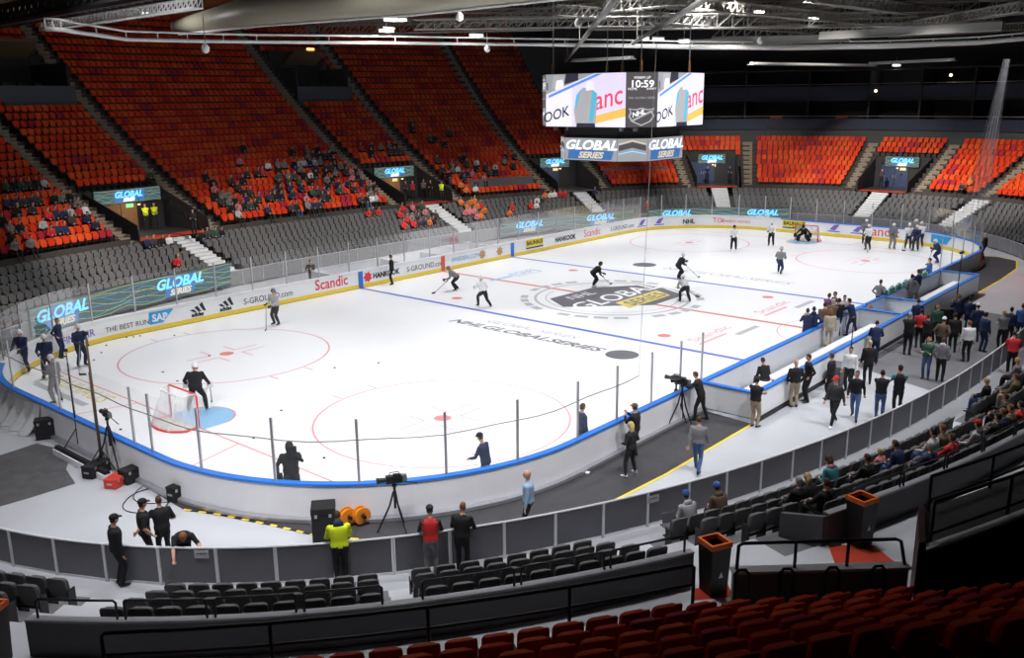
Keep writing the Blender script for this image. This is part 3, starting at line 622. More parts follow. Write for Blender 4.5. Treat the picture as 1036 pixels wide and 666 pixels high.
# wheelchair platform on the right
def platform():
    r = empty('viewing_platform', bowl(120, 7, 0)); tag(r, 'black raised viewing platform with pipe railings at the right edge', 'platform')
    oa, ob, zd, uE = 7.4, 8.45, 3.28, 127.
    def lf(o): return 117.1+(116.05-117.1)*(o-oa)/(ob-oa)
    def cv(o0, o1, z0, z1, u0=None, n=20):
        mb = MB(); ua_, ub_ = (lf(o0), lf(o1)) if u0 is None else (u0, u0); rings = []
        for t in np.linspace(0, 1, n): a_, b__ = ua_+(uE-ua_)*t, ub_+(uE-ub_)*t; rings.append([bowl(a_, o0, z0), bowl(a_, o0, z1), bowl(b__, o1, z1), bowl(b__, o1, z0)])
        return mb.loft(rings)
    rel(cv(oa, ob, zd-.1, zd).build('deck', M('deck_mesh', (.06, .055, .055), .7, var=.5, scale=30)), r); rel(cv(ob-.03, ob+.05, FZ, zd).build('rear_skirt', m_blackcloth), r); rel(cv(oa-.05, oa, FZ, zd-.1).build('front_skirt', m_blackcloth), r)
    rel(cv(ob-.02, ob+.14, zd, zd+.05).build('edge_trim', m_post), r)
    P4 = [bowl(lf(oa)-.16, oa), bowl(lf(oa)-.02, oa), bowl(lf(ob)-.02, ob), bowl(lf(ob)-.16, ob)]
    rel(MB().hexa([(x, y, FZ) for x, y, _ in P4]+[(x, y, zd+.12) for x, y, _ in P4]).build('end_box', M('plum_black', (.05, .016, .022), .6)), r)
    for o, zt in ((ob-.05, zd+.82), (oa+.05, zd+.70)):
        uu = np.linspace(lf(o)+.08, uE, 7); mb = MB(); mb.tube([bowl(u, o, zt) for u in uu], .035, 8); rel(mb.build('top_rail', m_black, smooth=True), r)
        mb = MB(); mb.tube([bowl(u, o, zd+.2) for u in uu], .03, 8); rel(mb.build('lower_rail', m_black, smooth=True), r)
        for u in uu: mb = MB(); mb.tube([bowl(u, o, zd), bowl(u, o, zt)], .035, 8); rel(mb.build('upright', m_black, smooth=True), r)
platform()
# litter bins
def litter_bin(u, o, z, lb):
    r = empty('litter_bin', bowl(u, o, z), head_in(u)); tag(r, lb, 'bin', 'tall litter bins in the corridor'); h = 1.17
    mb = MB(); sq = lambda a, zz: [(-a, -a, zz), (a, -a, zz), (a, a, zz), (-a, a, zz)]
    mb.loft([sq(.20, 0), sq(.235, h-.14), sq(.235, h-.1)], cap=False); mb.add(sq(.20, .02), [(0, 1, 2, 3)]); mb.loft([sq(.215, h-.1), sq(.18, .1)], cap=False); mb.build('body', M('bin_black', (.010, .009, .010), .45), r)
    mb = MB(); mb.loft([sq(.255, h-.11), sq(.255, h), sq(.20, h), sq(.20, h-.11), sq(.255, h-.11)], cap=False); mb.build('rim', m_orange, r, bevel=.01)
    mb = MB(); mb.loft([sq(.165, .3), sq(.185, h-.22)], cap=True); mb.build('bin_bag', m_blackcloth, r)
    mb = MB(); mb.add([(-.245, .0, .55), (-.24, .06, .42), (-.24, -.06, .42)], [(0, 1, 2)]); mb.build('mark', m_post, r)
litter_bin(103.2, 4.95, FZ, 'tall black litter bin with orange rim at the lower left corner')
litter_bin(114.4, 5.1, FZ, 'tall black litter bin with orange rim left of the dark parapet'); litter_bin(118.1, 5.05, FZ, 'tall black litter bin with orange rim beside the red carpet')
# ================================================================== seats
def shell(w, h, rnd, t, n=5):
    """rounded-top slab in the YZ plane, thickness along X"""
    pts = [(-w/2, 0), (w/2, 0)]+[(w/2-rnd+rnd*math.cos(a), h-rnd+rnd*math.sin(a)) for a in np.linspace(0, PI/2, n)]+[(-w/2+rnd-rnd*math.sin(a), h-rnd+rnd*math.cos(a)) for a in np.linspace(0, PI/2, n)]
    return pts
def seat_meshes(nm, m_main, m_rim, rnd):
    P = shell(.45, .48, rnd, .05); lean = .17
    mb = MB(); f = lambda x, y, z: (-.20+x-lean*z-.05*abs(y/.225)**2*-1, y, .40+z)
    mb.loft([[f(dx, y*sc, z*sc2) for y, z in P] for dx, sc, sc2 in ((.022, .96, .985), (.014, 1., 1.), (-.014, 1., 1.), (-.022, .96, .985))]); mb.mat(1)
    back = mb.mesh(nm+'_back', [m_main, m_rim])
    mb = MB(); Q = shell(.40, .38, .08, .06, 3); f = lambda x, y, z: (-.08+x-.16*z, y, .44+z); mb.loft([[f(dx, y, z) for y, z in Q] for dx in (.04, -.03)]); up = mb.mesh(nm+'_pan', [m_main])
    mb = MB(); mb.box((.02, 0, .43), (.40, .42, .06)); dn = mb.mesh(nm+'_pan_down', [m_main])
    H = [(-.25, 0), (-.225, 0), (-.225, .3), (.225, .3), (.225, 0), (.25, 0), (.25, .56), (.225, .56), (.225, .34), (-.225, .34), (-.225, .56), (-.25, .56)]
    mb = MB(); mb.loft([[(x, y, z) for y, z in H] for x in (.04, -.2)])
    br = mb.mesh(nm+'_bracket', [m_black]); return back, up, dn, br
SM = {'grey': [seat_meshes('grey', m_seatg, m_seatg2, .10)], 'red': [seat_meshes('red', m, m, .06) for m in (m_seatr, m_seato, m_seatc)]}
SEATS = []   # dict per seat
def add_row(kind, side, blk, u0, u1, k, o, z, skip=lambda u: False, step=.5):
    us = [u for u in arc(o, u0, u1, step) if not skip(u)]
    if side == 'far': us = us[::-1]     # left to right in the stand as seen from the ice... from the camera
    for i, u in enumerate(us):
        p = bowl(u, o, z); SEATS.append(dict(kind=kind, side=side, blk=blk, row=k, i=i+1, u=u, p=p, h=head_in(u), px=pj((p[0], p[1], z+.65)), col=0, taken=None))
# far grey
GE = sorted([(-16, 'beyond the last pale steps')]+[(a, '') for a, c in GA])
gb = [(-16., GA[0][0], 'at the far right end'), (GA[0][1], GA[1][0], 'right of the far goal'), (GA[1][1], GA[2][0], 'behind the far goal'), (GA[2][1], GA[3][0], 'in the far corner'), (GA[3][1], GA[4][0], 'right of the middle tunnel'), (GA[4][1], GA[5][0], 'mid long side'), (GA[5][1], 76., 'at left of the long side')]
for u0, u1, nm in gb:
    for k in range(6): add_row('grey', 'far', nm, u0+.15, u1-.15, k+1, og(k)+.45, zg(k))
rb = [(-16., -6.5, 'right of the last stairway'), (-6.5, -2.4, 'left of the last stairway'), (-2.4, 2.5, 'over the rightmost tunnel'), (2.5, 8.8, 'behind the far goal'), (8.8, 12.8, 'over the tunnel by the scoreboard'), (12.8, 19., 'below the scoreboard'), (19., 23.8, 'over the corner tunnel'), (23.8, 32.5, 'between corner and middle tunnels'), (32.5, 38.3, 'over the middle tunnel'), (38.3, 54.1, 'of the big middle bank'), (54.1, 60.2, 'over the left tunnel'), (60.2, 76., 'left of the first stairway')]
for u0, u1, nm in rb:
    for j in range(0, JHI):
        if j >= jmax((u0+u1)/2): continue
        if nm == 'between corner and middle tunnels' and j == 1: sk = lambda u: cut(u, j) or 24.4 < u < 30.6
        else: sk = lambda u: cut(u, j) or (in_upv(u) and j == 18)
        add_row('red', 'far', nm, u0+.72/stretch(u0, orr(j)), u1-.72/stretch(u1, orr(j)), j+1, orr(j)+.4, zr(j), sk)
# near grey
NBLK = [('of the left near block', lambda k: (96.2, 102.5)), ('of the block below the steward', lambda k: (104.5, 108.8)), ('of the block before the man in red', lambda k: (109.4, 113.6+.12*k)),
        ('of the near block of spectators', lambda k: ((115.7, 115.9, 116.5, 117.75)[k], 128.1)), ('of the block at right edge', lambda k: (129.7, 146))]
for nm, rg in NBLK:
    for k in range(4): add_row('grey', 'near', nm, *rg(k), k+1, ogn(k)+.5, zgn(k))
def near_red(j, u0, u1, blk):
    us = [u0+(u1-u0)*i/400 for i in range(401)]; P = np.array([bowl(u, orr(j)+.52+nro(u))[:2] for u in us]); l = np.concatenate([[0], np.cumsum(np.hypot(*np.diff(P, axis=0).T))]); n = int(l[-1]/.5)
    for i in range(n):
        u = float(np.interp((i+.5)*l[-1]/n, l, us)); p = bowl(u, orr(j)+.52+nro(u), zr(j)-.1); SEATS.append(dict(kind='red', side='near', blk=blk, row=j-1, i=i+1, u=u, p=p, h=head_in(u), px=pj((p[0], p[1], p[2]+.65)), col=0, taken=None))
for j in range(2, 8): near_red(j, 102.9, {2: 114.2, 3: 115.1}.get(j, 115.7), 'before the camera')
for j in range(5, 8): near_red(j, 116.5, 119.5, 'right of the dark gap')
# colours of the red seats: mostly orange-red with patches
rs = random.Random(3)
for s in SEATS:
    if s['kind'] == 'red':
        v = math.sin(s['u']*1.7+s['row']*.9)*math.sin(s['u']*.6-s['row']*1.3)+rs.random()*.9; s['col'] = 2 if v > 1.25 else (1 if v < .32 else 0)
def in_frame(s): x, y, k = s['px']; return -6 < x < 1042 and -6 < y < 672 and k > 2
RW = ['', 'front', 'second', 'third', 'fourth', 'fifth', 'sixth']
def roww(k): return RW[k] if k < len(RW) else ordw(k)

for poly, lb in (([(838, 552), (884, 552), (912, 574), (846, 574)], 'a'), ([(702, 596), (736, 590), (742, 604), (700, 608)], 'b')):
    ground('floor_carpet', orient([tuple(bz(x, y, FZ+.006)[:2]) for x, y in poly]), m_carpet, FZ+.006)
# ================================================================== lit banner boards along the far fence
def banner(u0, u1, o, z0, h, words, lb, seed):
    """u0 > u1 is left to right as seen from the camera"""
    um = (u0+u1)/2; r = empty('banner_screen', bowl(um, o, z0)); tag(r, lb, 'screen', 'banner screens behind the glass'); W = u0-u1
    n = 24
    rel(curved(o, o+.12, z0-.03, z0+h+.03, u1, u0).build('case', m_black), r)
    def f(e_): return lambda x, y: bowl(um-x, o-.01-e_, z0+y)
    mb = MB(); mb.mat(0)
    for i in range(n): xa, xb = -W/2+W*i/n, -W/2+W*(i+1)/n; quad(mb, f(0), [(xa, 0), (xb, 0), (xb, h), (xa, h)])
    led_lines(mb, f(.012), W, h, seed)
    for x in words:
        mb.mat(6)
        for k in range(8): quad(mb, f(.02), [(x-1.1+.2625*k, h*.1), (x-1.1+.2625*(k+1), h*.1), (x-.85+.2625*(k+1), h*.9), (x-.85+.2625*k, h*.9)])
        mb.mat(3); add_text(mb, 'GLOBAL', h*.42, lambda x_, y, x0=x: f(.03)(x_+x0, y+h*.46), shear=.3, bold=.03, sx=1.15); mb.mat(5); add_text(mb, 'SERIES', h*.24, lambda x_, y, x0=x: f(.03)(x_+x0, y+h*.14), shear=.3, bold=.02, sx=1.2)
    rel(mb.build('display', LED), r)
def uo(px, py, z): p = bz(px, py, z); return inv(p[0], p[1])
def u_at(px, py):   # pixel on the fence line
    best = None
    for z in np.arange(.2, 2.2, .05):
        u, o = uo(px, py, z)
        if best is None or abs(o+.25) < best[0]: best = (abs(o+.25), u, z)
    return best[1]
uA, uB = u_at(30, 318), u_at(232, 275); 
banner(uA, uB, -.3, .25, 1.35, [ (uA+uB)/2-u_at(62, 313), (uA+uB)/2-u_at(180, 285)], 'long lit banner screen with two blue words behind the glass at left', 11)
uA, uB = u_at(505, 233), u_at(640, 217)
banner(uA, uB, -.3, .25, 1.15, [(uA+uB)/2-u_at(534, 228), (uA+uB)/2-u_at(606, 219)], 'lit banner screen with blue lettering behind the glass at the far corner', 12)
uA, uB = u_at(655, 215), u_at(800, 216)
banner(uA, uB, -.3, .25, 1.1, [(uA+uB)/2-u_at(684, 214), (uA+uB)/2-u_at(771, 214)], 'lit banner screen with blue lettering behind the glass at the far end', 13)
# penalty bays on the far side: low white wall and a clear window strip behind the glass
pb = empty('penalty_bay', (0, 15.2, 0)); tag(pb, 'low pale walled officials bay behind the glass by the red centre marker', 'bay')
MB().box((-2.0, .5, .55), (14, .1, 1.1)).build('back_wall', m_white, pb)
for x in (-9, -3.5, 0, 4.9): MB().box((x, -.6, .55), (.1, 2.1, 1.1)).build('divider', m_white, pb)
MB().box((-2, .53, 1.14), (14, .16, .07)).build('wall_cap', m_greyboard, pb)
# ================================================================== hanging scoreboard
sb = empty('scoreboard_cube', (.25, -.3, 9.6)); tag(sb, 'four-sided hanging scoreboard with bright picture screens above centre ice', 'scoreboard')
def octo(hx, hy, c): return [(-hx, -hy+c), (-hx, hy-c), (-hx+c, hy), (hx-c, hy), (hx, hy-c), (hx, -hy+c), (hx-c, -hy), (-hx+c, -hy)]
HXs, HYs, CC = 3.4, 3.65, 1.12
MB().prism(octo(HXs-.05, HYs-.05, CC), 0, 2.72).build('casing', M('scoreboard_black', (.02, .02, .022), .5), sb)
MB().prism(octo(HXs-.7, HYs-.95, CC), -.55, 0).build('neck', M('scoreboard_black'), sb)
MB().prism(octo(HXs-.6, HYs-.9, CC), -1.75, -.5).build('lower_ring', M('scoreboard_black'), sb)
S_pk = M('screen_lilac', (.80, .72, .95), emit=1.); S_pw = M('screen_pale', (.92, .88, 1.), emit=1.); S_gr = M('screen_grey', (.42, .42, .44), emit=1.); S_rd = M('screen_red', (.85, .08, .14), emit=1.); S_bk = M('screen_black', (.03, .03, .05), emit=1.)
S_bl = M('screen_blue', (.10, .30, .85), emit=1.); S_tl = M('screen_teal', (.10, .48, .72), emit=1.); S_or = M('screen_orange', (.95, .55, .12), emit=1.); S_dg = M('screen_charcoal', (.085, .075, .08), emit=1.); S_mg = M('screen_mid_grey', (.33, .34, .36), emit=1.)
SS = [S_pk, S_pw, S_gr, S_rd, S_bk, S_bl, S_tl, S_or, S_dg, S_mg, L_w, L_b, L_g, L_db, L_y, L_t]
def face(p, q, z0, off=.02):
    """panel from p (viewer's left) to q (viewer's right)"""
    p, q = Vector((*p, 0)), Vector((*q, 0)); d = (q-p); w = d.length; d.normalize(); n = Vector((d.y, -d.x, 0))
    return w, lambda x, y, e_=0.: tuple(p+d*x+n*(off+e_)+Vector((0, 0, z0+y)))
def picture(mb, fn, w, h):
    R = lambda i, e_, pts: (mb.mat(i), mb.add([fn(x*w, y*h, e_) for x, y in pts], [tuple(range(len(pts)))]))
    R(0, 0, [(0, 0), (1, 0), (1, 1), (0, 1)]); R(9, .004, [(0, .62), (0, 1), (.62, 1)]); R(2, .006, [(.08, .72), (.24, .78), (.24, .98), (.1, .98)]); R(4, .006, [(.24, .80), (.42, .88), (.42, 1), (.26, 1)]); R(1, .008, [(.12, .70), (.24, .74), (.22, .9), (.14, .88)])
    R(5, .008, [(.04, .60), (.64, .99), (.72, .99), (.04, .55)]); R(1, .004, [(0, 0), (.34, 0), (.34, .78), (0, .52)]); R(7, .006, [(.62, .06), (1, .20), (1, .36), (.62, .20)]); R(1, .006, [(.62, 0), (1, 0), (1, .20), (.62, .05)])
    mb.mat(4); add_text(mb, 'OOK', h*.2, lambda x, y: fn(w*.14+x, h*.14+y+x*.25, .010), bold=.01)
    mb.mat(3); add_text(mb, 'anc', h*.38, lambda x, y: fn(w*.80+x*.9, h*.38+y+x*.18, .010), bold=.01)
    R(2, .014, [(.40, 0), (.64, 0), (.66, .5), (.60, .70), (.48, .74), (.40, .60), (.37, .3)]); R(6, .016, [(.37, .3), (.40, .60), (.46, .72), (.42, .45)]); R(6, .016, [(.56, .1), (.61, .1), (.66, .62), (.60, .70), (.58, .4)]); R(1, .018, [(.52, .68), (.62, .70), (.60, .86), (.53, .84)]); R(4, .016, [(.40, 0), (.64, 0), (.63, .07), (.41, .07)])
    R(4, .02, [(.015, .70), (.03, .70), (.03, .84), (.015, .84)])
def clock(mb, fn, w, h):
    R = lambda i, e_, pts: (mb.mat(i), mb.add([fn(x*w, y*h, e_) for x, y in pts], [tuple(range(len(pts)))]))
    R(8, 0, [(0, 0), (1, 0), (1, 1), (0, 1)]); mb.mat(10)
    add_text(mb, 'WARM UP', h*.05, lambda x, y: fn(w*.5+x, h*.88+y, .01)); add_text(mb, '10:59', h*.13, lambda x, y: fn(w*.5+x, h*.73+y, .01), bold=.01, sx=1.15); add_text(mb, 'HOME', h*.045, lambda x, y: fn(w*.2+x, h*.68+y, .01)); add_text(mb, 'AWAY', h*.045, lambda x, y: fn(w*.8+x, h*.68+y, .01))
    mb.mat(2); add_text(mb, 'NHL GLOBAL SERIES', h*.04, lambda x, y: fn(w*.5+x, h*.52+y, .01))
    sh = [(.5, .02), (.8, .10), (.92, .2), (.86, .28), (.92, .35), (.7, .33), (.5, .36), (.3, .33), (.08, .35), (.14, .28), (.08, .2), (.2, .10)]
    R(2, .008, sh); R(8, .012, [(.5+(x-.5)*.86, .2+(y-.2)*.84) for x, y in sh]); R(2, .014, [(.14, .12), (.2, .10), (.86, .28), (.8, .31)]); mb.mat(10); add_text(mb, 'NHL', h*.09, lambda x, y: fn(w*.42+x, h*.215+y+x*.28, .018), bold=.01)
def ribbon_ad(mb, fn, w, h, t=1.):
    R = lambda i, e_, pts: (mb.mat(i), mb.add([fn(x*w, y*h, e_) for x, y in pts], [tuple(range(len(pts)))]))
    R(9, 0, [(0, 0), (1, 0), (1, 1), (0, 1)]); R(13, .005, [(.06, .05), (.9, .05), (.94, .45), (.08, .5)]); mb.mat(10); add_text(mb, 'GLOBAL', h*.42, lambda x, y: fn(w*.5+x, h*.5+y, .012), shear=.3, bold=.02, sx=min(1.7, w/ (h*2.2))); mb.mat(12); add_text(mb, 'SERIES', h*.27, lambda x, y: fn(w*.5+x, h*.12+y, .012), shear=.3, bold=.02, sx=1.3)
def chevron(mb, fn, w, h):
    R = lambda i, e_, pts: (mb.mat(i), mb.add([fn(x*w, y*h, e_) for x, y in pts], [tuple(range(len(pts)))]))
    R(9, 0, [(0, 0), (1, 0), (1, 1), (0, 1)]); R(12, .006, [(.05, .72), (.5, .88), (.95, .72), (.95, .78), (.5, .94), (.05, .78)]); R(11, .006, [(.05, .30), (.5, .42), (.95, .30), (.95, .34), (.5, .47), (.05, .34)]); R(8, .004, [(.05, .45), (.5, .6), (.95, .45), (.95, .70), (.5, .85), (.05, .70)])
def sides(hx, hy, c):
    o = octo(hx, hy, c); return [((o[1]), (o[0])), (o[0], o[7]), (o[7], o[6]), (o[6], o[5]), (o[5], o[4]), (o[4], o[3]), (o[3], o[2]), (o[2], o[1])]
for i, (p, q) in enumerate(sides(HXs, HYs, CC)):
    w, fn = face(p, q, .03); mb = MB(); (picture if i % 2 == 0 else clock)(mb, fn, w, 2.66); mb.build('picture_screen' if i % 2 == 0 else 'clock_screen', SS, sb)
for i, (p, q) in enumerate(sides(HXs-.55, HYs-.85, CC)):
    w, fn = face(p, q, -1.72); mb = MB(); (ribbon_ad if i % 2 == 0 else chevron)(mb, fn, w, 1.15); mb.build('ribbon_screen', SS, sb)
for x, y in ((-2.2, 3.0), (2.0, 2.4), (-2.2, -2.6), (2.2, -2.8), (0, 0)):
    MB().tube([(x, y, 2.7), (x, y, 8.4)], .03, 6).build('cable', m_steel, sb); MB().tube([(x, y, 2.7), (x, y, 3.3)], .07, 8).build('shackle', m_wood, sb)
for k in range(7): MB().box((-2.6, -2.6+.85*k, -.12), (.14, .2, .16)).build('lamp', m_steel, sb)
# ================================================================== far end galleries
m_gal = M('gallery_blue', (.014, .02, .045), .6, var=.15, scale=.8); m_galg = M('gallery_grey', (.05, .054, .058), .7, var=.12, scale=.6)
def gallery(name, o, z0, z1, m, u0=-18., u1=UHI): x = curved(o, o+.15, z0, z1, u0, u1, 60).build(name, m); tag(x, kind='structure'); return x
gallery('wall_gallery_base', 15.0, 5.4, 7.75, m_galg); gallery('wall_gallery_lower', 14.8, 7.7, 8.75, m_gal); gallery('wall_gallery_upper', 15.3, 10.5, 11.9, m_gal)
gallery('wall_gallery_back', 19.5, 7.0, 22, m_dark)
gallery('floor_gallery', 14.9, 7.7, 7.75, m_dark).data
for z in (7.7, 10.55, 13.4):
    mb = MB(); n = 60; uu = np.linspace(-18, UHI, n); mb.loft([[bowl(u, 15, z), bowl(u, 19.6, z), bowl(u, 19.6, z+.12), bowl(u, 15, z+.12)] for u in uu]); tag(mb.build('floor_gallery', m_dark), kind='structure')
for i, u in enumerate(np.linspace(-15, 18, 12)):
    for z in (7.8, 10.65): MB_ = MB(); tag(MB_.box((0, 0, 1.35), (4.4, .16, 2.7)).build('wall_gallery_partition', m_dark, loc=bowl(u, 17.3, z), rz=head_in(u)), kind='structure')
    lb = f'dark rail along the gallery, {ordw(i+1)} bay from the right'
rail_g = MB(); rail_g.tube([bowl(u, 14.95, 9.0) for u in np.linspace(-18, UHI, 60)], .03, 6); tag(rail_g.build('gallery_rail', m_steel), 'thin pale rail along the lower blue gallery front at the far end', 'handrail')
rail_g = MB(); rail_g.tube([bowl(u, 15.4, 12.1) for u in np.linspace(-18, UHI, 60)], .03, 6); tag(rail_g.build('gallery_rail', m_steel), 'thin pale rail along the upper blue gallery front at the far end', 'handrail')
m_redw = M('gallery_red', (.42, .06, .03), .7)
for i, (px, py, w, h, lb) in enumerate(((786, 96, 1.3, 1.2, 'red draped chairs in the lower gallery behind the far goal'), (857, 104, 1.2, 1.1, 'red draped chairs in the lower gallery right of the far goal'), (930, 84, 3.4, .5, 'long red sofa bench in the upper gallery at right'))):
    p = bx(px, py, 52.); u, o = inv(p[0], p[1]); u = u-UL if u > 100 else u; u = -15+3*(round((u+15)/3-.5)+.5); zf = 7.82 if i < 2 else 10.67
    r = empty('gallery_sofa', bowl(u, 17., zf), head_in(u)); tag(r, lb, 'sofa'); MB().box((0, 0, .3), (.8, w, .5)).build('seat', m_redw, r, bevel=.05); MB().box((-.4, 0, .6), (.2, w, 1.2)).build('backrest', m_redw, r, bevel=.05)
m_warm = M('gallery_lamp', (1., .72, .35), emit=5.)
for i, (px, py, lb) in enumerate(((962, 76, 'small warm lamp glowing in the upper gallery near the net'), (886, 92, 'small pale lamp on the upper gallery edge'))):
    p = bx(px, py, 51.); r = empty('gallery_lamp', p); tag(r, lb, 'lamp'); MB().ball((0, 0, 0), .14).build('bulb', m_warm, r); MB().tube([(0, 0, .14), (0, 0, .5)], .03, 6).build('stem', m_black, r)
# ================================================================== roof: slab, light ring, trusses, duct, lamps
rf = MB(); rf.box((5, 8, 22.0), (190, 150, .3)); tag(rf.build('ceiling', M('roof_dark', (.035, .03, .025), .9, var=.3, scale=.3)), kind='structure')
m_truss = M('truss_grey', (.22, .21, .19), .5, var=.2, scale=2); m_pale = M('truss_pale', (.90, .90, .88), .4, var=.05); m_duct = M('duct_khaki', (.36, .34, .26), .5, var=.08); m_pipe = M('pipe_pale', (.30, .30, .29), .4, var=.08)
def truss(p, q, w, label, nm='roof_truss', m=m_truss, grp='roof trusses', n=None, r=.05):
    p, q = Vector(p), Vector(q); e_ = empty(nm, p); tag(e_, label, 'truss', grp); d = q-p; L = d.length; d.normalize(); s = d.cross(Vector((0, 0, 1))).normalized()*w/2; up = Vector((0, 0, w*.9))
    n = n or max(3, int(L/w)); z0 = Vector((0, 0, 0))
    C = [z0-s, z0+s, z0-s+up, z0+s+up]
    for c in C: MB().tube([c, c+d*L], r, 6).build('chord', m, e_)
    mb = MB()
    for i in range(n):
        a, b_ = d*L*i/n, d*L*(i+1)/n
        for c, e2 in ((C[0], C[2]), (C[1], C[3]), (C[0], C[1]), (C[2], C[3])): mb.tube([c+a, e2+b_], r*.6, 4); mb.tube([e2+b_, c+b_], r*.6, 4)
    mb.build('lacing', m, e_); return e_
def z_(px, py, z): return bz(px, py, z)
# the pale ring
RP = [z_(46, 29, 14.35), z_(62, 30, 14.3), z_(128, 40, 14.35), z_(190, 41.5, 14.45), z_(260, 42.5, 14.6), z_(400, 43.5, 14.75), z_(520, 45, 14.9), z_(620, 46, 15.0), z_(700, 47.5, 15.05), z_(800, 48, 15.1), z_(900, 46.5, 15.1), z_(990, 43, 15.1), z_(1060, 37, 15.2)]
rg = empty('light_ring', RP[0]); tag(rg, 'long pale double tube ring hanging under the roof across the picture', 'lighting rail')
rr = [Vector(p)-Vector(RP[0]) for p in RP]
MB().tube(rr, [.10]*7+[.16, .2, .24, .24, .2, .16], 8).build('lower_tube', m_pale, rg, smooth=True); MB().tube([p+Vector((0, 0, .42)) for p in rr], .06, 8).build('upper_tube', m_pale, rg, smooth=True)
for i in range(len(rr)-1):
    for k in range(2): c = rr[i]+(rr[i+1]-rr[i])*(k/2); MB().tube([c, c+Vector((0, 0, .42))], .035, 6).build('strut', m_pale, rg)
truss(z_(-30, 30, 15.2), z_(175, -6, 15.2), .8, 'black lattice truss crossing the upper left corner', m=m_black, r=.16)
truss(z_(44, 31, 15.0), z_(200, 8, 15.0), .45, 'pale lattice walkway truss below the black truss at upper left', m=m_pale)
truss(z_(-20, 8, 17.), z_(120, -4, 17.), .9, 'grey lattice truss in the upper left corner above the black one')
# the big duct
dp = [Vector(z_(180, 27, 16.0)), Vector(z_(260, 10, 16.3)), Vector(z_(420, -8, 16.5)), Vector(z_(640, -36, 16.7))]
du = empty('ventilation_duct', dp[0]); tag(du, 'thick khaki ventilation duct sloping across the top left with rounded end', 'duct')
MB().tube([p-dp[0] for p in dp], [.45, .85, 1.05, 1.05], 20).build('pipe', m_duct, du, smooth=True); MB().ball((0, 0, 0), .45, 18, 10).build('end_cap', m_duct, du, smooth=True)
MB().tube([p-dp[0]-Vector((0, 0, q_)) for p, q_ in zip(dp, (.5, .92, 1.12, 1.12))], .07, 6).build('under_rail', m_pale, du)
for i, (a, b_) in enumerate((((572, 62, 14.6), (627, -6, 14.6)), ((640, 44, 14.6), (722, -6, 14.6)))):
    A_, B_ = Vector(z_(*a)), Vector(z_(*b_)); r = empty('roof_pipe', A_); tag(r, ['steep pale roof pipe left of the pair above the scoreboard', 'steep pale roof pipe right of the pair above the scoreboard'][i], 'pipe', 'pale pipes above the scoreboard')
    MB().tube([(0, 0, 0), tuple(B_-A_)], .13, 8).build('pipe', m_pipe, r, smooth=True)
    for t in (.1, .5, .9): MB().tube([tuple((B_-A_)*t), tuple((B_-A_)*t+Vector((0, 0, 2.)))], .03, 6).build('hanger', m_truss, r)
rt = random.Random(5)
for i, (a, b_, z, w) in enumerate((((300, 36), (560, 30), 16.2, 1.1), ((330, 26), (640, 20), 17.5, 1.2), ((400, 12), (760, 16), 18.2, 1.3), ((600, 30), (1000, 26), 16.4, 1.2), ((640, 14), (1036, 20), 18.0, 1.4), ((700, 4), (1040, 10), 19.2, 1.4), ((720, 38), (1010, 32), 15.9, .9), ((540, 8), (900, -2), 19., 1.3), ((760, 22), (1040, 14), 17.2, 1.2), ((560, 16), (820, 34), 16.6, .8), ((680, 8), (1000, 36), 16.9, .8), ((820, 2), (1036, 30), 17.4, .9), ((500, 24), (700, 4), 17.0, .8), ((860, 40), (1036, 12), 16.2, .7), ((420, 30), (700, 26), 15.8, .7), ((700, 28), (880, 2), 17.8, .9), ((900, 38), (1040, 30), 15.9, .6), ((660, 24), (960, 10), 18.5, 1.))):
    truss(z_(*a, z), z_(*b_, z), w, f'dim grey roof truss above the light ring, {ordw(i+1)} of the lattice trusses')
for i, (a, b_, z) in enumerate((((690, 44), (860, 38), 15.6), ((830, 36), (1015, 26), 15.7), ((760, 64), (885, 66), 13.6), ((880, 64), (965, 60), 13.7), ((580, 61), (640, 58), 13.9))):
    A_, B_ = Vector(z_(*a, z)), Vector(z_(*b_, z)); r = empty('roof_beam', A_); tag(r, f'pale roof beam near the light ring, {ordw(i+1)} of the short beams at right', 'beam', 'short pale roof beams'); d = B_-A_
    MB().box(tuple(d/2), (d.length, .5 if i < 2 else .3, .55 if i < 2 else .18), math.atan2(d.y, d.x)).build('web', m_pipe if i != 2 else m_pale, r); MB().box(tuple(d/2+Vector((0, 0, -.3 if i < 2 else -.1))), (d.length, .8, .05), math.atan2(d.y, d.x)).build('flange', m_pipe, r)
m_lampon = M('roof_lamp_lit', (1., .97, .9), emit=3.5)
def hang(px, py, z, top, lb, lit, r=.22):
    p = z_(px, py, z); e_ = empty('hanging_speaker' if not lit else 'roof_lamp', p); tag(e_, lb, 'lamp' if lit else 'speaker')
    if lit: MB().box((0, 0, 0), (.9, .45, .16)).build('lens', m_lampon, e_); MB().box((0, 0, .14), (1.0, .5, .14)).build('housing', m_truss, e_); pl = bpy.data.lights.new('roof_glow', 'POINT'); pl.energy = ROOFW*(6 if px in (150, 391) else .2 if px in (768, 717, 823) else 1); pl.shadow_soft_size = .2; po = bpy.data.objects.new('roof_glow', pl); COL.objects.link(po); po.location = Vector(p)-Vector((0, 0, .35))
    else: MB().loft([[(q*math.cos(2*PI*k/12), q*math.sin(2*PI*k/12), z2) for k in range(12)] for q, z2 in ((r*.3, .32), (r, .1), (r*.9, -.1), (r*.3, -.2))]).build('horn', m_pale, e_, smooth=True)
    MB().tube([(0, 0, .2), (0, 0, top)], .02, 6).build('stem', m_truss, e_)
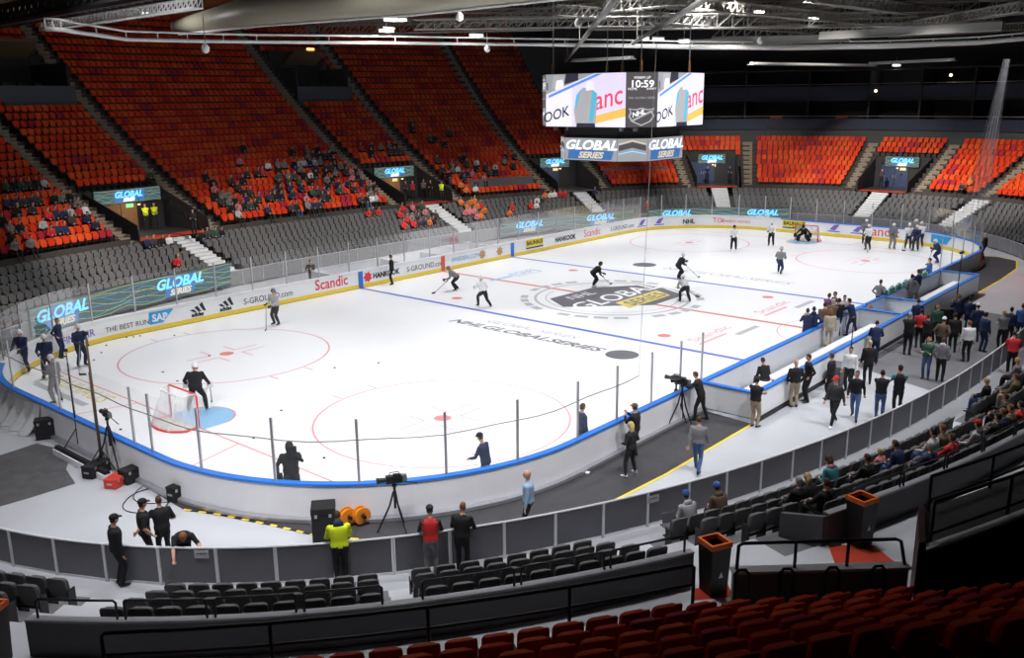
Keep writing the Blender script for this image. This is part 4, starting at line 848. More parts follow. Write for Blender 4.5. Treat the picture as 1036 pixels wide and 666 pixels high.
for px, py, z, lb in ((208, 50, 13.8, 'white teardrop speaker hanging below the ring at left'), (493, 50, 14.4, 'small white speaker hanging below the ring at centre'), (585, 24, 15.2, 'white horn speaker on a stem above the ring'), (465, 18, 15.6, 'pale box speaker under the khaki duct'), (717, 22, 16., 'pale speaker under the trusses at upper right'), (769, 42, 15., 'dark round speaker on the pale beam')): hang(px, py, z, 1.8, lb, False)
for px, py, z, lb in ((396, 20, 16., 'lit roof lamp beside its twin under the duct, left one'), (404, 20, 16.05, 'lit roof lamp beside its twin under the duct, right one'), (391, 31, 15.4, 'lit roof lamp just above the ring at centre left'), (482, 36, 15.3, 'small lit roof lamp above the ring at centre'), (651, 39, 15.4, 'lit roof lamp above the scoreboard, left one'), (666, 40, 15.35, 'lit roof lamp above the scoreboard, middle one'), (692, 42, 15.3, 'lit roof lamp above the scoreboard, right one'), (768, 12, 17.5, 'bright roof lamp high at upper right'), (823, 19, 17., 'long lit roof lamp under the right trusses'), (878, 34, 15.9, 'lit roof lamp on the right roof beam'), (909, 31, 15.9, 'rightmost lit roof lamp on the right roof beam'), (150, 14, 16.5, 'lit roof lamp at the left end of the duct'), (907, 66, 13.8, 'lit lamp on the low beam above the galleries')): hang(px, py, z, .8, lb, True)
# ================================================================== netting
def net(name, pts_b, pts_t, m, lb):
    r = empty(name, pts_b[0]); tag(r, lb, 'net'); n = len(pts_b); mb = MB(); mb.add(list(pts_b)+list(pts_t), [(i, i+1, n+i+1, n+i) for i in range(n-1)]); x = rel(mb.build('mesh', m, smooth=True), r)
    mb = MB(); mb.tube(pts_b, .018, 5); rel(mb.build('bottom_rope', m_truss), r); mb = MB(); mb.tube([pts_b[-1], pts_t[-1]], .008, 5); rel(mb.build('side_rope', m_pipe), r); return r
sa, sc_ = binv(-30.2, 6.0), binv(-18.4, -HY); ssn = np.linspace(sa, sc_, 40)
net('protective_net', [brd(s, .22, 2.36+.03*math.sin(i*1.3)) for i, s in enumerate(ssn)], [brd(s, .6, 13.9) for s in ssn], m_net, 'fine grey protective net hanging round the near end of the rink')
A_ = z_(1004, 58, 13.2); B_ = by(985, 215, -13.3)
r = empty('gathered_net', B_); tag(r, 'tall gathered grey net hanging from the roof at the right edge', 'net')
mb = MB(); n = 14; tb = []
for t in np.linspace(0, 1, 10):
    c = np.array(B_)+(np.array([24.5, -13.4, 13.2])-np.array(B_))*t; w = 1.25-.95*t
    tb.append([(c[0]+w*(k/n-.5)*.9+.0, c[1]-w*(k/n-.5)*.9+.08*math.sin(k*2.2), c[2]) for k in range(n+1)])
mb.loft(tb, cap=False, closed=False); rel(mb.build('mesh', m_net2, smooth=True), r)
# ================================================================== lights: banks of floodlights over the ice, then added fill lights
m_flood = M('flood_lens', (1, 1, 1), emit=4.)
FL = [(x, y) for x in (-25, -12.5, 0, 12.5, 25) for y in (-8.5, 8.5)]
for i, (x, y) in enumerate(FL):
    r = empty('floodlight', (x, y, 19.6)); tag(r, f'roof floodlight over the ice, {ordw(i+1)} of ten', 'lamp', 'floodlights over the ice')
    MB().box((0, 0, .25), (1.2, 1.2, .4)).build('housing', m_black, r); MB().box((0, 0, .03), (1.1, 1.1, .04)).build('lens', m_flood, r); MB().tube([(0, 0, .4), (0, 0, 2.3)], .05, 6).build('hanger', m_truss, r)
    ld = bpy.data.lights.new('flood', 'SPOT'); ld.energy = FLOOD*(.62 if x < -5 else 1.); ld.spot_size = math.radians(FANG); ld.spot_blend = FBL; ld.shadow_soft_size = .6; ld.color = (.97, .98, 1.)
    lo = bpy.data.objects.new('flood', ld); COL.objects.link(lo); lo.location = (x, y, 19.4); lo.rotation_euler = (0, 0, 0)
for i, u in enumerate(np.arange(98, 143, 5.)):  # added unseen spots brightening the near floor and camera-facing surfaces
    p = bowl(u, NSO, 18.2); r = empty('walkway_fill_light', p); tag(r, f'added unseen fill light over the near walkway, {ordw(i+1)} along it', 'lamp', 'added fill lights over the near walkway')
    MB().tube([(0, 0, .02), (0, 0, .5)], [.35, .3], 14).build('housing', m_black, r); MB().tube([(0, 0, 0), (0, 0, .03)], .3, 14).build('lens', m_flood, r)
    ld = bpy.data.lights.new('walkway_fill', 'SPOT'); ld.energy = NSE; ld.spot_size = math.radians(NSA); ld.spot_blend = .7; ld.shadow_soft_size = .5; ld.color = (.97, .97, 1.)
    lo = bpy.data.objects.new('walkway_fill', ld); COL.objects.link(lo); lo.location = Vector(p)-Vector((0, 0, .05))
for i, (x, y, tx, ty, tz, en) in enumerate(WASH):  # added unseen spots that brighten the lower rows of the stands
    r = empty('stand_fill_light', (x, y, 18.6)); tag(r, f'added unseen fill light aimed at the stands, {ordw(i+1)} of its row', 'lamp', 'added fill lights aimed at the stands')
    d = Vector((tx-x, ty-y, tz-18.6)).normalized(); q = d.to_track_quat('-Z', 'Y'); r.rotation_mode = 'QUATERNION'; r.rotation_quaternion = q
    MB().box((0, 0, .22), (.8, .5, .4)).build('housing', m_black, r); MB().box((0, 0, .01), (.7, .42, .03)).build('lens', m_flood, r)
    ld = bpy.data.lights.new('stand_fill', 'SPOT'); ld.energy = en; ld.spot_size = math.radians(WANG); ld.spot_blend = 1.; ld.shadow_soft_size = .5; ld.color = (1., .95, .88)
    lo = bpy.data.objects.new('stand_fill', ld); COL.objects.link(lo); lo.location = Vector((x, y, 18.6))+d*.1; lo.rotation_mode = 'QUATERNION'; lo.rotation_quaternion = q
for i, u in enumerate((101, 107.5, 114, 121, 128, 135)):  # added unseen floods standing in for bounce light on the boards' outer faces
    p = Vector(bowl(u, 5.5, 17.4)); r = empty('board_fill_light', p); tag(r, f'added unseen fill light over the near seats aimed at the boards, {ordw(i+1)} along', 'lamp', 'added fill lights over the near seats')
    t = Vector(bowl(u, -9.0, .3)); d = (t-p).normalized(); q = d.to_track_quat('-Z', 'Y'); r.rotation_mode = 'QUATERNION'; r.rotation_quaternion = q
    MB().box((0, 0, .22), (.6, .4, .4)).build('housing', m_black, r); MB().box((0, 0, .01), (.5, .34, .03)).build('lens', m_flood, r)
    ld = bpy.data.lights.new('board_fill', 'SPOT'); ld.energy = BWE; ld.spot_size = math.radians(62); ld.spot_blend = .9; ld.shadow_soft_size = .5; ld.color = (.97, .97, 1.)
    lo = bpy.data.objects.new('board_fill', ld); COL.objects.link(lo); lo.location = p+d*.1; lo.rotation_mode = 'QUATERNION'; lo.rotation_quaternion = q
w = bpy.data.worlds.new('world'); SC.world = w; w.use_nodes = True; w.node_tree.nodes['Background'].inputs[0].default_value = (.5, .52, .56, 1); w.node_tree.nodes['Background'].inputs[1].default_value = WORLD
SC.view_settings.view_transform = 'Standard'; SC.view_settings.look = 'None'; SC.view_settings.gamma = 1; SC.view_settings.exposure = EXPO; SC.view_settings.use_curve_mapping = False
SC.cycles.transparent_max_bounces = 24; SC.cycles.max_bounces = 6; SC.cycles.diffuse_bounces = 3; SC.cycles.use_denoising = True; SC.cycles.sample_clamp_indirect = 6
# ================================================================== people
def C(name, col, rough=.85): return M('cloth_'+name, col, rough, var=.18, scale=9)
PAL = {'black': C('black', (.013, .013, .015)), 'char': C('charcoal', (.045, .045, .05)), 'grey': C('grey', (.20, .20, .21)), 'lgrey': C('light_grey', (.46, .46, .48)), 'white': C('white', (.78, .78, .80)), 'navy': C('navy', (.018, .030, .085)), 'blue': C('blue', (.05, .13, .38)),
       'lblue': C('light_blue', (.32, .48, .66)), 'red': C('red', (.62, .03, .035)), 'pink': C('pink', (.62, .20, .24)), 'orange': C('orange', (.75, .20, .04)), 'hv': C('high_visibility_yellow', (.72, .88, .02)), 'green': C('dark_green', (.03, .09, .06)), 'teal': C('teal', (.05, .24, .27)), 'olive': C('olive', (.14, .11, .06)),
       'brown': C('brown', (.14, .09, .06)), 'beige': C('beige', (.50, .42, .32)), 'khaki': C('khaki', (.34, .27, .19)), 'jeans': C('jeans', (.06, .11, .24)), 'purple': C('purple', (.16, .05, .16)),
       'skin': M('skin', (.58, .33, .23), .6, var=.06), 'hbrown': M('hair_brown', (.07, .035, .018), .7, var=.2), 'hdark': M('hair_dark', (.015, .012, .01), .6, var=.2), 'hblond': M('hair_blond', (.52, .36, .16), .6, var=.2), 'hgrey': M('hair_grey', (.40, .39, .38), .7, var=.15), 'hred': M('hair_auburn', (.22, .08, .03), .7, var=.2),
       'eye': M('eye_dark', (.02, .015, .012), .3, var=0), 'lip': M('lip', (.42, .16, .14), .5, var=0), 'shoeb': M('shoe_black', (.015, .015, .015), .5), 'shoew': M('shoe_white', (.75, .75, .75), .5), 'pad': M('pad_white', (.80, .80, .78), .6, var=.05), 'blade': M('skate_blade', (.7, .7, .72), .25, metal=.9, var=0)}
def ik(a, t, l1, l2, pole):
    a, t = Vector(a), Vector(t); d = t-a; L = min(d.length, (l1+l2)*.995); d.normalize(); t = a+d*L
    x = (l1*l1-l2*l2+L*L)/(2*L); h = math.sqrt(max(l1*l1-x*x, 0)); p = Vector(pole); p = (p-d*p.dot(d)).normalized(); return a+d*x+p*h, t
class Body:
    def __init__(s): s.mb = MB(); s.lab = []
    def ring_loft(s, cs, rr, side, lab, n=10):
        rings = []; side = Vector(side)
        for i, c in enumerate(cs):
            c = Vector(c); d = (Vector(cs[min(i+1, len(cs)-1)])-Vector(cs[max(i-1, 0)])).normalized(); sd = (side-d*side.dot(d)).normalized(); f = d.cross(sd); rx, ry = rr[i] if isinstance(rr[i], tuple) else (rr[i], rr[i])
            rings.append([c+sd*rx*math.cos(2*PI*k/n)+f*ry*math.sin(2*PI*k/n) for k in range(n)])
        s.mb.loft(rings)
        for i in range(len(cs)):
            s.lab += [(p, lab[i] if isinstance(lab, list) else lab) for p in rings[i]]
            if i+1 < len(cs):
                l2 = lab[i] if isinstance(lab, list) else lab
                for t in (.33, .66): s.lab += [(rings[i][k].lerp(rings[i+1][k], t), l2) for k in range(0, n, 2)]
    def ball(s, c, r, lab):
        s.mb.ball(c, r, 10, 6); rr = r if isinstance(r, tuple) else (r, r, r)
        s.lab += [(Vector(c)+Vector((rr[0]*math.cos(a)*math.cos(b), rr[1]*math.cos(a)*math.sin(b), rr[2]*math.sin(a))), lab) for a in (-1, -.4, .4, 1) for b in np.linspace(0, 2*PI, 7)[:-1]]
POSES = {
 'stand': dict(), 'pockets': dict(lh=(.13, .24, .93), rh=(.13, -.24, .93)), 'folded': dict(lh=(.25, -.12, 1.18), rh=(.27, .12, 1.13)), 'phone': dict(rh=(.36, -.08, 1.42), lh=(.34, .08, 1.36)), 'hips': dict(lh=(.05, .22, 1.0), rh=(.05, -.22, 1.0)),
 'walk': dict(lf=(.30, .09, .09), rf=(-.30, -.09, .14), lh=(-.14, .27, .85), rh=(.24, -.25, .90), lean=.06), 'wide': dict(lf=(.0, .24, .08), rf=(.0, -.24, .08), lh=(.2, .2, 1.1), rh=(.22, -.2, 1.1)),
 'camera': dict(lean=.35, lh=(.60, .12, 1.28), rh=(.60, -.12, 1.26), lf=(.15, .14, .08), rf=(-.22, -.14, .08)), 'rail': dict(lean=.2, lh=(.42, .20, 1.04), rh=(.42, -.20, 1.04), pitch=.2), 'goalieup': dict(lean=.28, hip=.90, lf=(.02, .32, .13), rf=(.02, -.32, .13), lh=(.34, .40, .95), rh=(.34, -.40, .92)), 'hang': dict(lean=1.15, lh=(.62, .34, .86), rh=(.72, -.26, .72), pitch=.5, hipx=-.15), 'armrail': dict(lh=(-.1, .66, 1.0), rh=(.25, -.2, 1.1), lean=.1),
 'sit': dict(sit=1), 'sitlean': dict(sit=1, lean=.35), 'sitback': dict(sit=1, lean=-.1), 'sitcross': dict(sit=1, lh=(.34, -.06, .72), rh=(.34, .06, .74)),
 'glide': dict(lean=.62, hip=.80, lf=(.10, .20, .13), rf=(-.10, -.20, .13), lh=(.55, .20, .98), rh=(.42, -.05, .82), pitch=-.25), 'skate': dict(lean=.45, hip=.84, lf=(.28, .14, .13), rf=(-.38, -.24, .16), lh=(.5, .25, 1.0), rh=(.35, -.2, .92), pitch=-.2), 'upright': dict(lf=(0, .16, .13), rf=(0, -.16, .13), hip=.97, lh=(.38, .14, 1.05), rh=(.34, -.22, 1.1), lean=.1),
 'bend': dict(lean=.95, hip=.80, lf=(.1, .24, .13), rf=(-.1, -.24, .13), lh=(.66, .18, .72), rh=(.5, -.05, .62), pitch=-.3), 'goalie': dict(lean=.5, hip=.80, lf=(.05, .38, .13), rf=(.05, -.38, .13), lh=(.42, .46, .85), rh=(.42, -.46, .80), pitch=-.15), 'crouch': dict(lean=.85, hip=.62, lf=(.05, .40, .13), rf=(.05, -.40, .13), lh=(.5, .5, .6), rh=(.5, -.5, .55), pitch=-.4), 'mask': dict(lh=(.20, .12, 1.52), rh=(.2, -.34, 1.0), hip=.97, lf=(0, .18, .13), rf=(0, -.18, .13))}
_pm = {}
def person_mesh(pose, top, legs, hair='hbrown', shoes='shoeb', sleeve=None, hand='skin', bulk=1., lbulk=1., vox=.024, fine=True):
    key = (pose, top, legs, hair, shoes, sleeve, hand, bulk, lbulk, vox, fine)
    if key in _pm: return _pm[key]
    P = POSES[pose]; sit = P.get('sit'); lean = P.get('lean', .03); hz = .50 if sit else P.get('hip', .95); hip = Vector((P.get('hipx', 0) - (.05*math.sin(lean) if not sit else .02), 0, hz))
    up = Vector((math.sin(lean), 0, math.cos(lean))); fr = Vector((math.cos(lean), 0, -math.sin(lean))); Y = Vector((0, 1, 0)); B = Body(); sleeve = sleeve or top
    T = [(-.10, .10, .075), (-.04, .155, .11), (.04, .17, .118), (.14, .155, .11), (.26, .168, .118), (.38, .188, .122), (.46, .185, .112), (.515, .12, .085), (.55, .07, .066)]
    B.ring_loft([hip+up*t for t, _, _ in T], [(rx*bulk, ry*bulk*(1.05 if bulk > 1 else 1)) for _, rx, ry in T], Y, ['legs', 'legs', 'top']+['top']*6, 12)
    nk = hip+up*.55; hp = lean*.45+P.get('pitch', 0.); hu = Vector((math.sin(hp), 0, math.cos(hp))); hf = Vector((math.cos(hp), 0, -math.sin(hp)))
    B.ring_loft([nk-up*.03, nk+hu*.04, nk+hu*.10], [.062, .057, .055], Y, 'skin', 8)
    hc = nk+hu*.185+hf*.015
    H = [(-.115, .035, .05, .03), (-.095, .052, .075, .02), (-.06, .066, .092, .006), (-.01, .075, .102, 0), (.04, .078, .104, 0), (.085, .066, .088, -.004), (.112, .04, .055, -.008), (.122, .015, .02, -.01)]
    B.ring_loft([hc+hu*z+hf*x for z, _, _, x in H], [(a, b) for _, a, b, _ in H], Y, 'head', 12)
    B.ball(hc+hf*.105-hu*.015, (.018, .014, .022), 'head')
    for s in (-1, 1): B.ball(hc+Y*s*.078-hu*.01, (.02, .012, .03), 'head')
    J = {}
    for s, hk, fk in ((1, 'lh', 'lf'), (-1, 'rh', 'rf')):
        sh = hip+up*.465+Y*s*.175*(1+.6*(bulk-1))
        dh = (.36, s*.13, .63) if sit else (.07, s*.28, .83)
        el, wr = ik(sh, P.get(hk, dh), .30, .27, (-.6, s*.55, -.5))
        ab = 1+.75*(bulk-1)
        B.ball(sh, .068*ab, 'top' if sleeve == 'skin' else 'sleeve'); B.ring_loft([sh, sh.lerp(el, .4), el, el.lerp(wr, .35), wr], [.064*ab, .056*ab, .048*ab, .047*ab, .036*ab], (1, .3, 0), ['top' if sleeve == 'skin' else 'sleeve', 'top' if sleeve == 'skin' else 'sleeve', 'sleeve', 'sleeve', 'sleeve'], 8)
        J[hk] = wr; J[hk+'d'] = (wr-el).normalized()
        hj = hip+Y*s*.088-up*.02
        df = (.46, s*.13, .08) if sit else (0, s*.10, .08)
        ft = Vector(P.get(fk, df)); kn, an = ik(hj, ft, .45, .43, (1, s*.12, .1)); lb = lbulk
        B.ring_loft([hj, hj.lerp(kn, .3), hj.lerp(kn, .65), kn, kn.lerp(an, .3), kn.lerp(an, .65), an], [.092*(1+.4*(lb-1)), .09*lb, .073*lb, .060*lb, .062*lb, .054*lb, .046*lb], Y, 'legs', 10)
        yw = s*.16; fd = Vector((math.cos(yw), math.sin(yw), 0)); g = an.z-.08; fs = 1.12 if lb > 1.1 else 1.
        B.ring_loft([an+fd*-.07+Vector((0, 0, -.035)), an+fd*-.03+Vector((0, 0, -.03)), an+fd*.06+Vector((0, 0, -.042)), an+fd*.14*fs+Vector((0, 0, -.053)), an+fd*.185*fs+Vector((0, 0, -.058))], [(.028, .036), (.042*fs, .05), (.043*fs, .042), (.044*fs, .03), (.026, .02)], (-fd.y, fd.x, 0), 'shoe', 8)
        J[fk] = an; J[fk+'d'] = fd
    me = B.mb.mesh('b', PAL['skin']); o = bpy.data.objects.new('b', me); COL.objects.link(o)
    r = o.modifiers.new('r', 'REMESH'); r.mode = 'VOXEL'; r.voxel_size = vox; r.use_smooth_shade = True
    sm = o.modifiers.new('s', 'SMOOTH'); sm.iterations = 2; sm.factor = .5
    dg = bpy.context.evaluated_depsgraph_get(); dg.update(); src = o.evaluated_get(dg).to_mesh(); vs = [v.co.copy() for v in src.vertices]; fs = [tuple(p.vertices) for p in src.polygons]
    o.evaluated_get(dg).to_mesh_clear(); bpy.data.objects.remove(o); bpy.data.meshes.remove(me)
    kd = kdtree.KDTree(len(B.lab))
    for i, (p, _) in enumerate(B.lab): kd.insert(p, i)
    kd.balance(); mats = [PAL[top], PAL[legs], PAL['skin'], PAL[hair], PAL[shoes], PAL[sleeve], PAL[hand], PAL['eye'], PAL['lip']]
    ix = {'top': 0, 'legs': 1, 'skin': 2, 'shoe': 4, 'sleeve': 5}; out = MB(); out.v = [tuple(v) for v in vs]; out.f = fs
    for f in fs:
        c = sum((vs[i] for i in f), Vector())/len(f); l = B.lab[kd.find(c)[1]][1]
        if l == 'head': q = c-hc; x, z = q.dot(hf), q.dot(hu); out.m.append(3 if z > .062 or (x < .0 and z > -.055) or (x < .05 and z > .03 and abs(q.y) > .05) else 2)
        else: out.m.append(ix[l])
    for hk, s in (('lh', 1), ('rh', -1)):      # hand: palm, four unequal bent fingers, thumb from the side of the palm
        w, d = J[hk], J[hk+'d']; a = d.cross(Vector((1, .2, 0))); a = a.normalized() if a.length > .1 else Vector((0, 0, 1)); nrm = d.cross(a).normalized(); k = 1. if hand == 'skin' else 1.5
        out.mat(6)
        rings = [[w+d*t*k+a*rx*k*math.cos(2*PI*i/8)+nrm*ry*k*math.sin(2*PI*i/8) for i in range(8)] for t, rx, ry in ((-.03, .026, .024), (.0, .03, .022), (.045, .042, .019), (.085, .042, .016), (.095, .036, .012))]; out.loft(rings)
        if fine:
            for q, (off, ln) in enumerate(((-.031, .062), (-.011, .074), (.010, .070), (.030, .054))):
                p0 = w+d*.088*k+a*off*k; p1 = p0+(d*.75+nrm*.45*s)*ln*.5*k; p2 = p1+(d*.25+nrm*.8*s)*ln*.5*k; out.tube([p0, p1, p2], [.0095*k, .009*k, .007*k], 6)
            p0 = w+d*.03*k-a*.036*k; p1 = p0+(d*.6-a*.6)*.04*k; p2 = p1+(d*.8+nrm*.4*s)*.032*k; out.tube([p0, p1, p2], [.012*k, .011*k, .008*k], 6)
    if fine:
        out.mat(7)
        for s in (-1, 1): out.ball(hc+hf*.094+Y*s*.032+hu*.012, (.010, .014, .008), 6, 4)
        out.mat(8); out.ball(hc+hf*.09-hu*.06, (.010, .024, .006), 6, 4)
    me = out.mesh('person_body', mats, True); _pm[key] = (me, dict(hc=hc, hu=hu, hf=hf, hip=hip, up=up, fr=fr, **J)); return _pm[key]
def headgear(kind, m, root, g):
    hc, hu, hf = g['hc'], g['hu'], g['hf']; Y = Vector((0, 1, 0)); mb = MB(); W = lambda x, y, z: hc+hf*x+Y*y+hu*z
    def dome(z0, rx, ry, h, n=12, x0=0.):
        mb.loft([[W(x0+rx*c*math.cos(2*PI*k/n), ry*c*math.sin(2*PI*k/n), z0+h*s_) for k in range(n)] for c, s_ in ((1., -.12), (1.02, .15), (.93, .5), (.7, .8), (.35, .97), (.08, 1.))])
    if kind == 'cap':
        dome(.045, .112, .09, .10); mb.loft([[W(.09+.09*t, y, .048-.015*t) for y in (-.07*(1-.3*t), 0, .07*(1-.3*t))]+[W(.09+.09*t, y, .060-.015*t) for y in (.07*(1-.3*t), 0, -.07*(1-.3*t))] for t in (0, .6, 1)])
    elif kind == 'beanie': dome(.02, .115, .092, .13)
    elif kind == 'helmet':
        dome(.0, .128, .105, .15); mb.loft([[W(x, s, z) for x, s, z in ((-.10, y, -.07), (.0, y, -.07), (.03, y, .03), (-.10, y, .03))] for y in (-.10, -.085)]); mb.loft([[W(x, s, z) for x, s, z in ((-.10, y, -.07), (.0, y, -.07), (.03, y, .03), (-.10, y, .03))] for y in (.085, .10)])
    elif kind == 'mask':
        dome(-.02, .13, .11, .17); mb.loft([[W(.02+.13*math.cos(a)*r, .11*math.sin(a)*r, z) for a in np.linspace(-1.5, 1.5, 9)]+[W(.02+.11*math.cos(a)*r, .09*math.sin(a)*r, z) for a in np.linspace(1.5, -1.5, 9)] for z, r in ((-.14, .75), (-.08, .98), (-.02, 1.))])
    elif kind == 'long': 
        dome(.0, .112, .094, .135); mb.loft([[W(-.05+rx*math.cos(2*PI*k/10), ry*math.sin(2*PI*k/10), z) for k in range(10)] for z, rx, ry in ((.04, .07, .085), (-.08, .065, .095), (-.20, .05, .09), (-.29, .03, .06))])
    elif kind == 'hood': mb.loft([[W(-.07+rx*math.cos(2*PI*k/10), ry*math.sin(2*PI*k/10), z) for k in range(10)] for z, rx, ry in ((-.10, .05, .07), (-.14, .085, .12), (-.21, .08, .13), (-.28, .05, .10))])
    nm = {'long': 'hair', 'mask': 'goalie_mask'}.get(kind, kind); return mb.build(nm, m, root, smooth=True)
m_stick = M('stick_grey', (.32, .32, .33), .4, var=.1); m_stickb = M('stick_black', (.02, .02, .02), .5, var=.1)
def person(pos, head, pose, top, legs, label, hair='hbrown', shoes='shoeb', sleeve=None, hand='skin', bulk=1.15, lbulk=1.14, h=1.78, gear=(), stick=None, vox=.024, fine=True, group=None, slabel='', skates=False, pads=False):
    bulk = bulk+.08 if bulk < 1.3 and fine else bulk
    me, g = person_mesh(pose, top, legs, hair, shoes, sleeve, hand, bulk, lbulk, vox, fine); k = h/1.78
    r = put('person', me, None, pos, head); r.scale = (k, k, k); tag(r, label, 'person', group)
    for kind, m in gear: headgear(kind, PAL.get(m) or m, r, g)
    if skates:
        for fk in ('lf', 'rf'): a, d = g[fk], g[fk+'d']; n_ = Vector((-d.y, d.x, 0))*.006; lo = [a-d*.08-n_, a+d*.2-n_, a+d*.2+n_, a-d*.08+n_]; MB().hexa([(p.x, p.y, a.z-.13) for p in lo]+[(p.x, p.y, a.z-.07) for p in lo]).build('skate_blade', PAL['blade'], r)
    if pads:
        for fk in ('lf', 'rf'):
            a = g[fk]; s = 1 if a.y > 0 else -1; hj = g['hip']+Vector((0, s*.1, -.05)); kn, _ = ik(hj, a, .45, .43, (1, s*.12, .1)); d = (kn-a); L = d.length; d.normalize(); f = Vector((1, s*.1, 0)); f = (f-d*f.dot(d)).normalized(); y = d.cross(f); mb = MB()
            mb.loft([[a+d*t+f*.09+y*w*math.cos(q)+f*dp*math.sin(q) for q in np.linspace(0, 2*PI, 11)[:-1]] for t, w, dp in ((-.04, .11, .04), (.05, .14, .06), (L*.6, .15, .07), (L+.05, .15, .07), (L+.28, .13, .05))]); mb.build('leg_pad', PAL['pad'] if pads == 1 else PAL['black'], r, smooth=True)
        for hk, w in (('lh', .17), ('rh', .14)): c = g[hk]+g[hk+'d']*.1; MB().box(tuple(c), (.10, w*1.6, w*2.)).build('blocker' if hk == 'rh' else 'catching_glove', PAL['pad'] if pads == 1 else PAL['black'], r, bevel=.03)
    if stick is not None:     # stick reaches from the hands to a point on the ice given in the person's own frame
        R = Matrix.Rotation(head, 4, 'Z'); P = lambda v: Vector(pos)+R@(Vector(v)*k); hi = P(g['rh']+g['rhd']*.06); lo_ = P(g['lh']+g['lhd']*.06); tip = P((stick[0], stick[1], 0)); tip.z = .03
        d = (tip-hi).normalized(); butt = hi-d*.12; e_ = empty('hockey_stick', tip); tag(e_, slabel, 'hockey stick', None); rl = lambda p: tuple(p-tip)
        s_ = MB().tube([rl(butt), rl(tip+Vector((0, 0, .03)))], .019, 6).build('shaft', m_stick, e_); fd = Vector((math.cos(head+.7), math.sin(head+.7), 0))
        MB().hexa([rl(tip+Vector((0, 0, -.02))-fd.cross(Vector((0, 0, 1)))*.012), rl(tip+fd*.3+Vector((0, 0, -.02))-fd.cross(Vector((0, 0, 1)))*.012), rl(tip+fd*.3+Vector((0, 0, -.02))+fd.cross(Vector((0, 0, 1)))*.012), rl(tip+Vector((0, 0, -.02))+fd.cross(Vector((0, 0, 1)))*.012), rl(tip+Vector((0, 0, .06))-fd.cross(Vector((0, 0, 1)))*.012), rl(tip+fd*.28+Vector((0, 0, .06))-fd.cross(Vector((0, 0, 1)))*.012), rl(tip+fd*.28+Vector((0, 0, .06))+fd.cross(Vector((0, 0, 1)))*.012), rl(tip+Vector((0, 0, .06))+fd.cross(Vector((0, 0, 1)))*.012)]).build('blade', m_stickb, e_)
    return r
def away(p, rel_): return math.atan2(p[1]-CAM[1], p[0]-CAM[0])+math.radians(rel_)    # 0 faces away from the camera, 90 to picture left
def at_px(px, py, z=0.): p = bz(px, py, z); return (float(p[0]), float(p[1]), z)
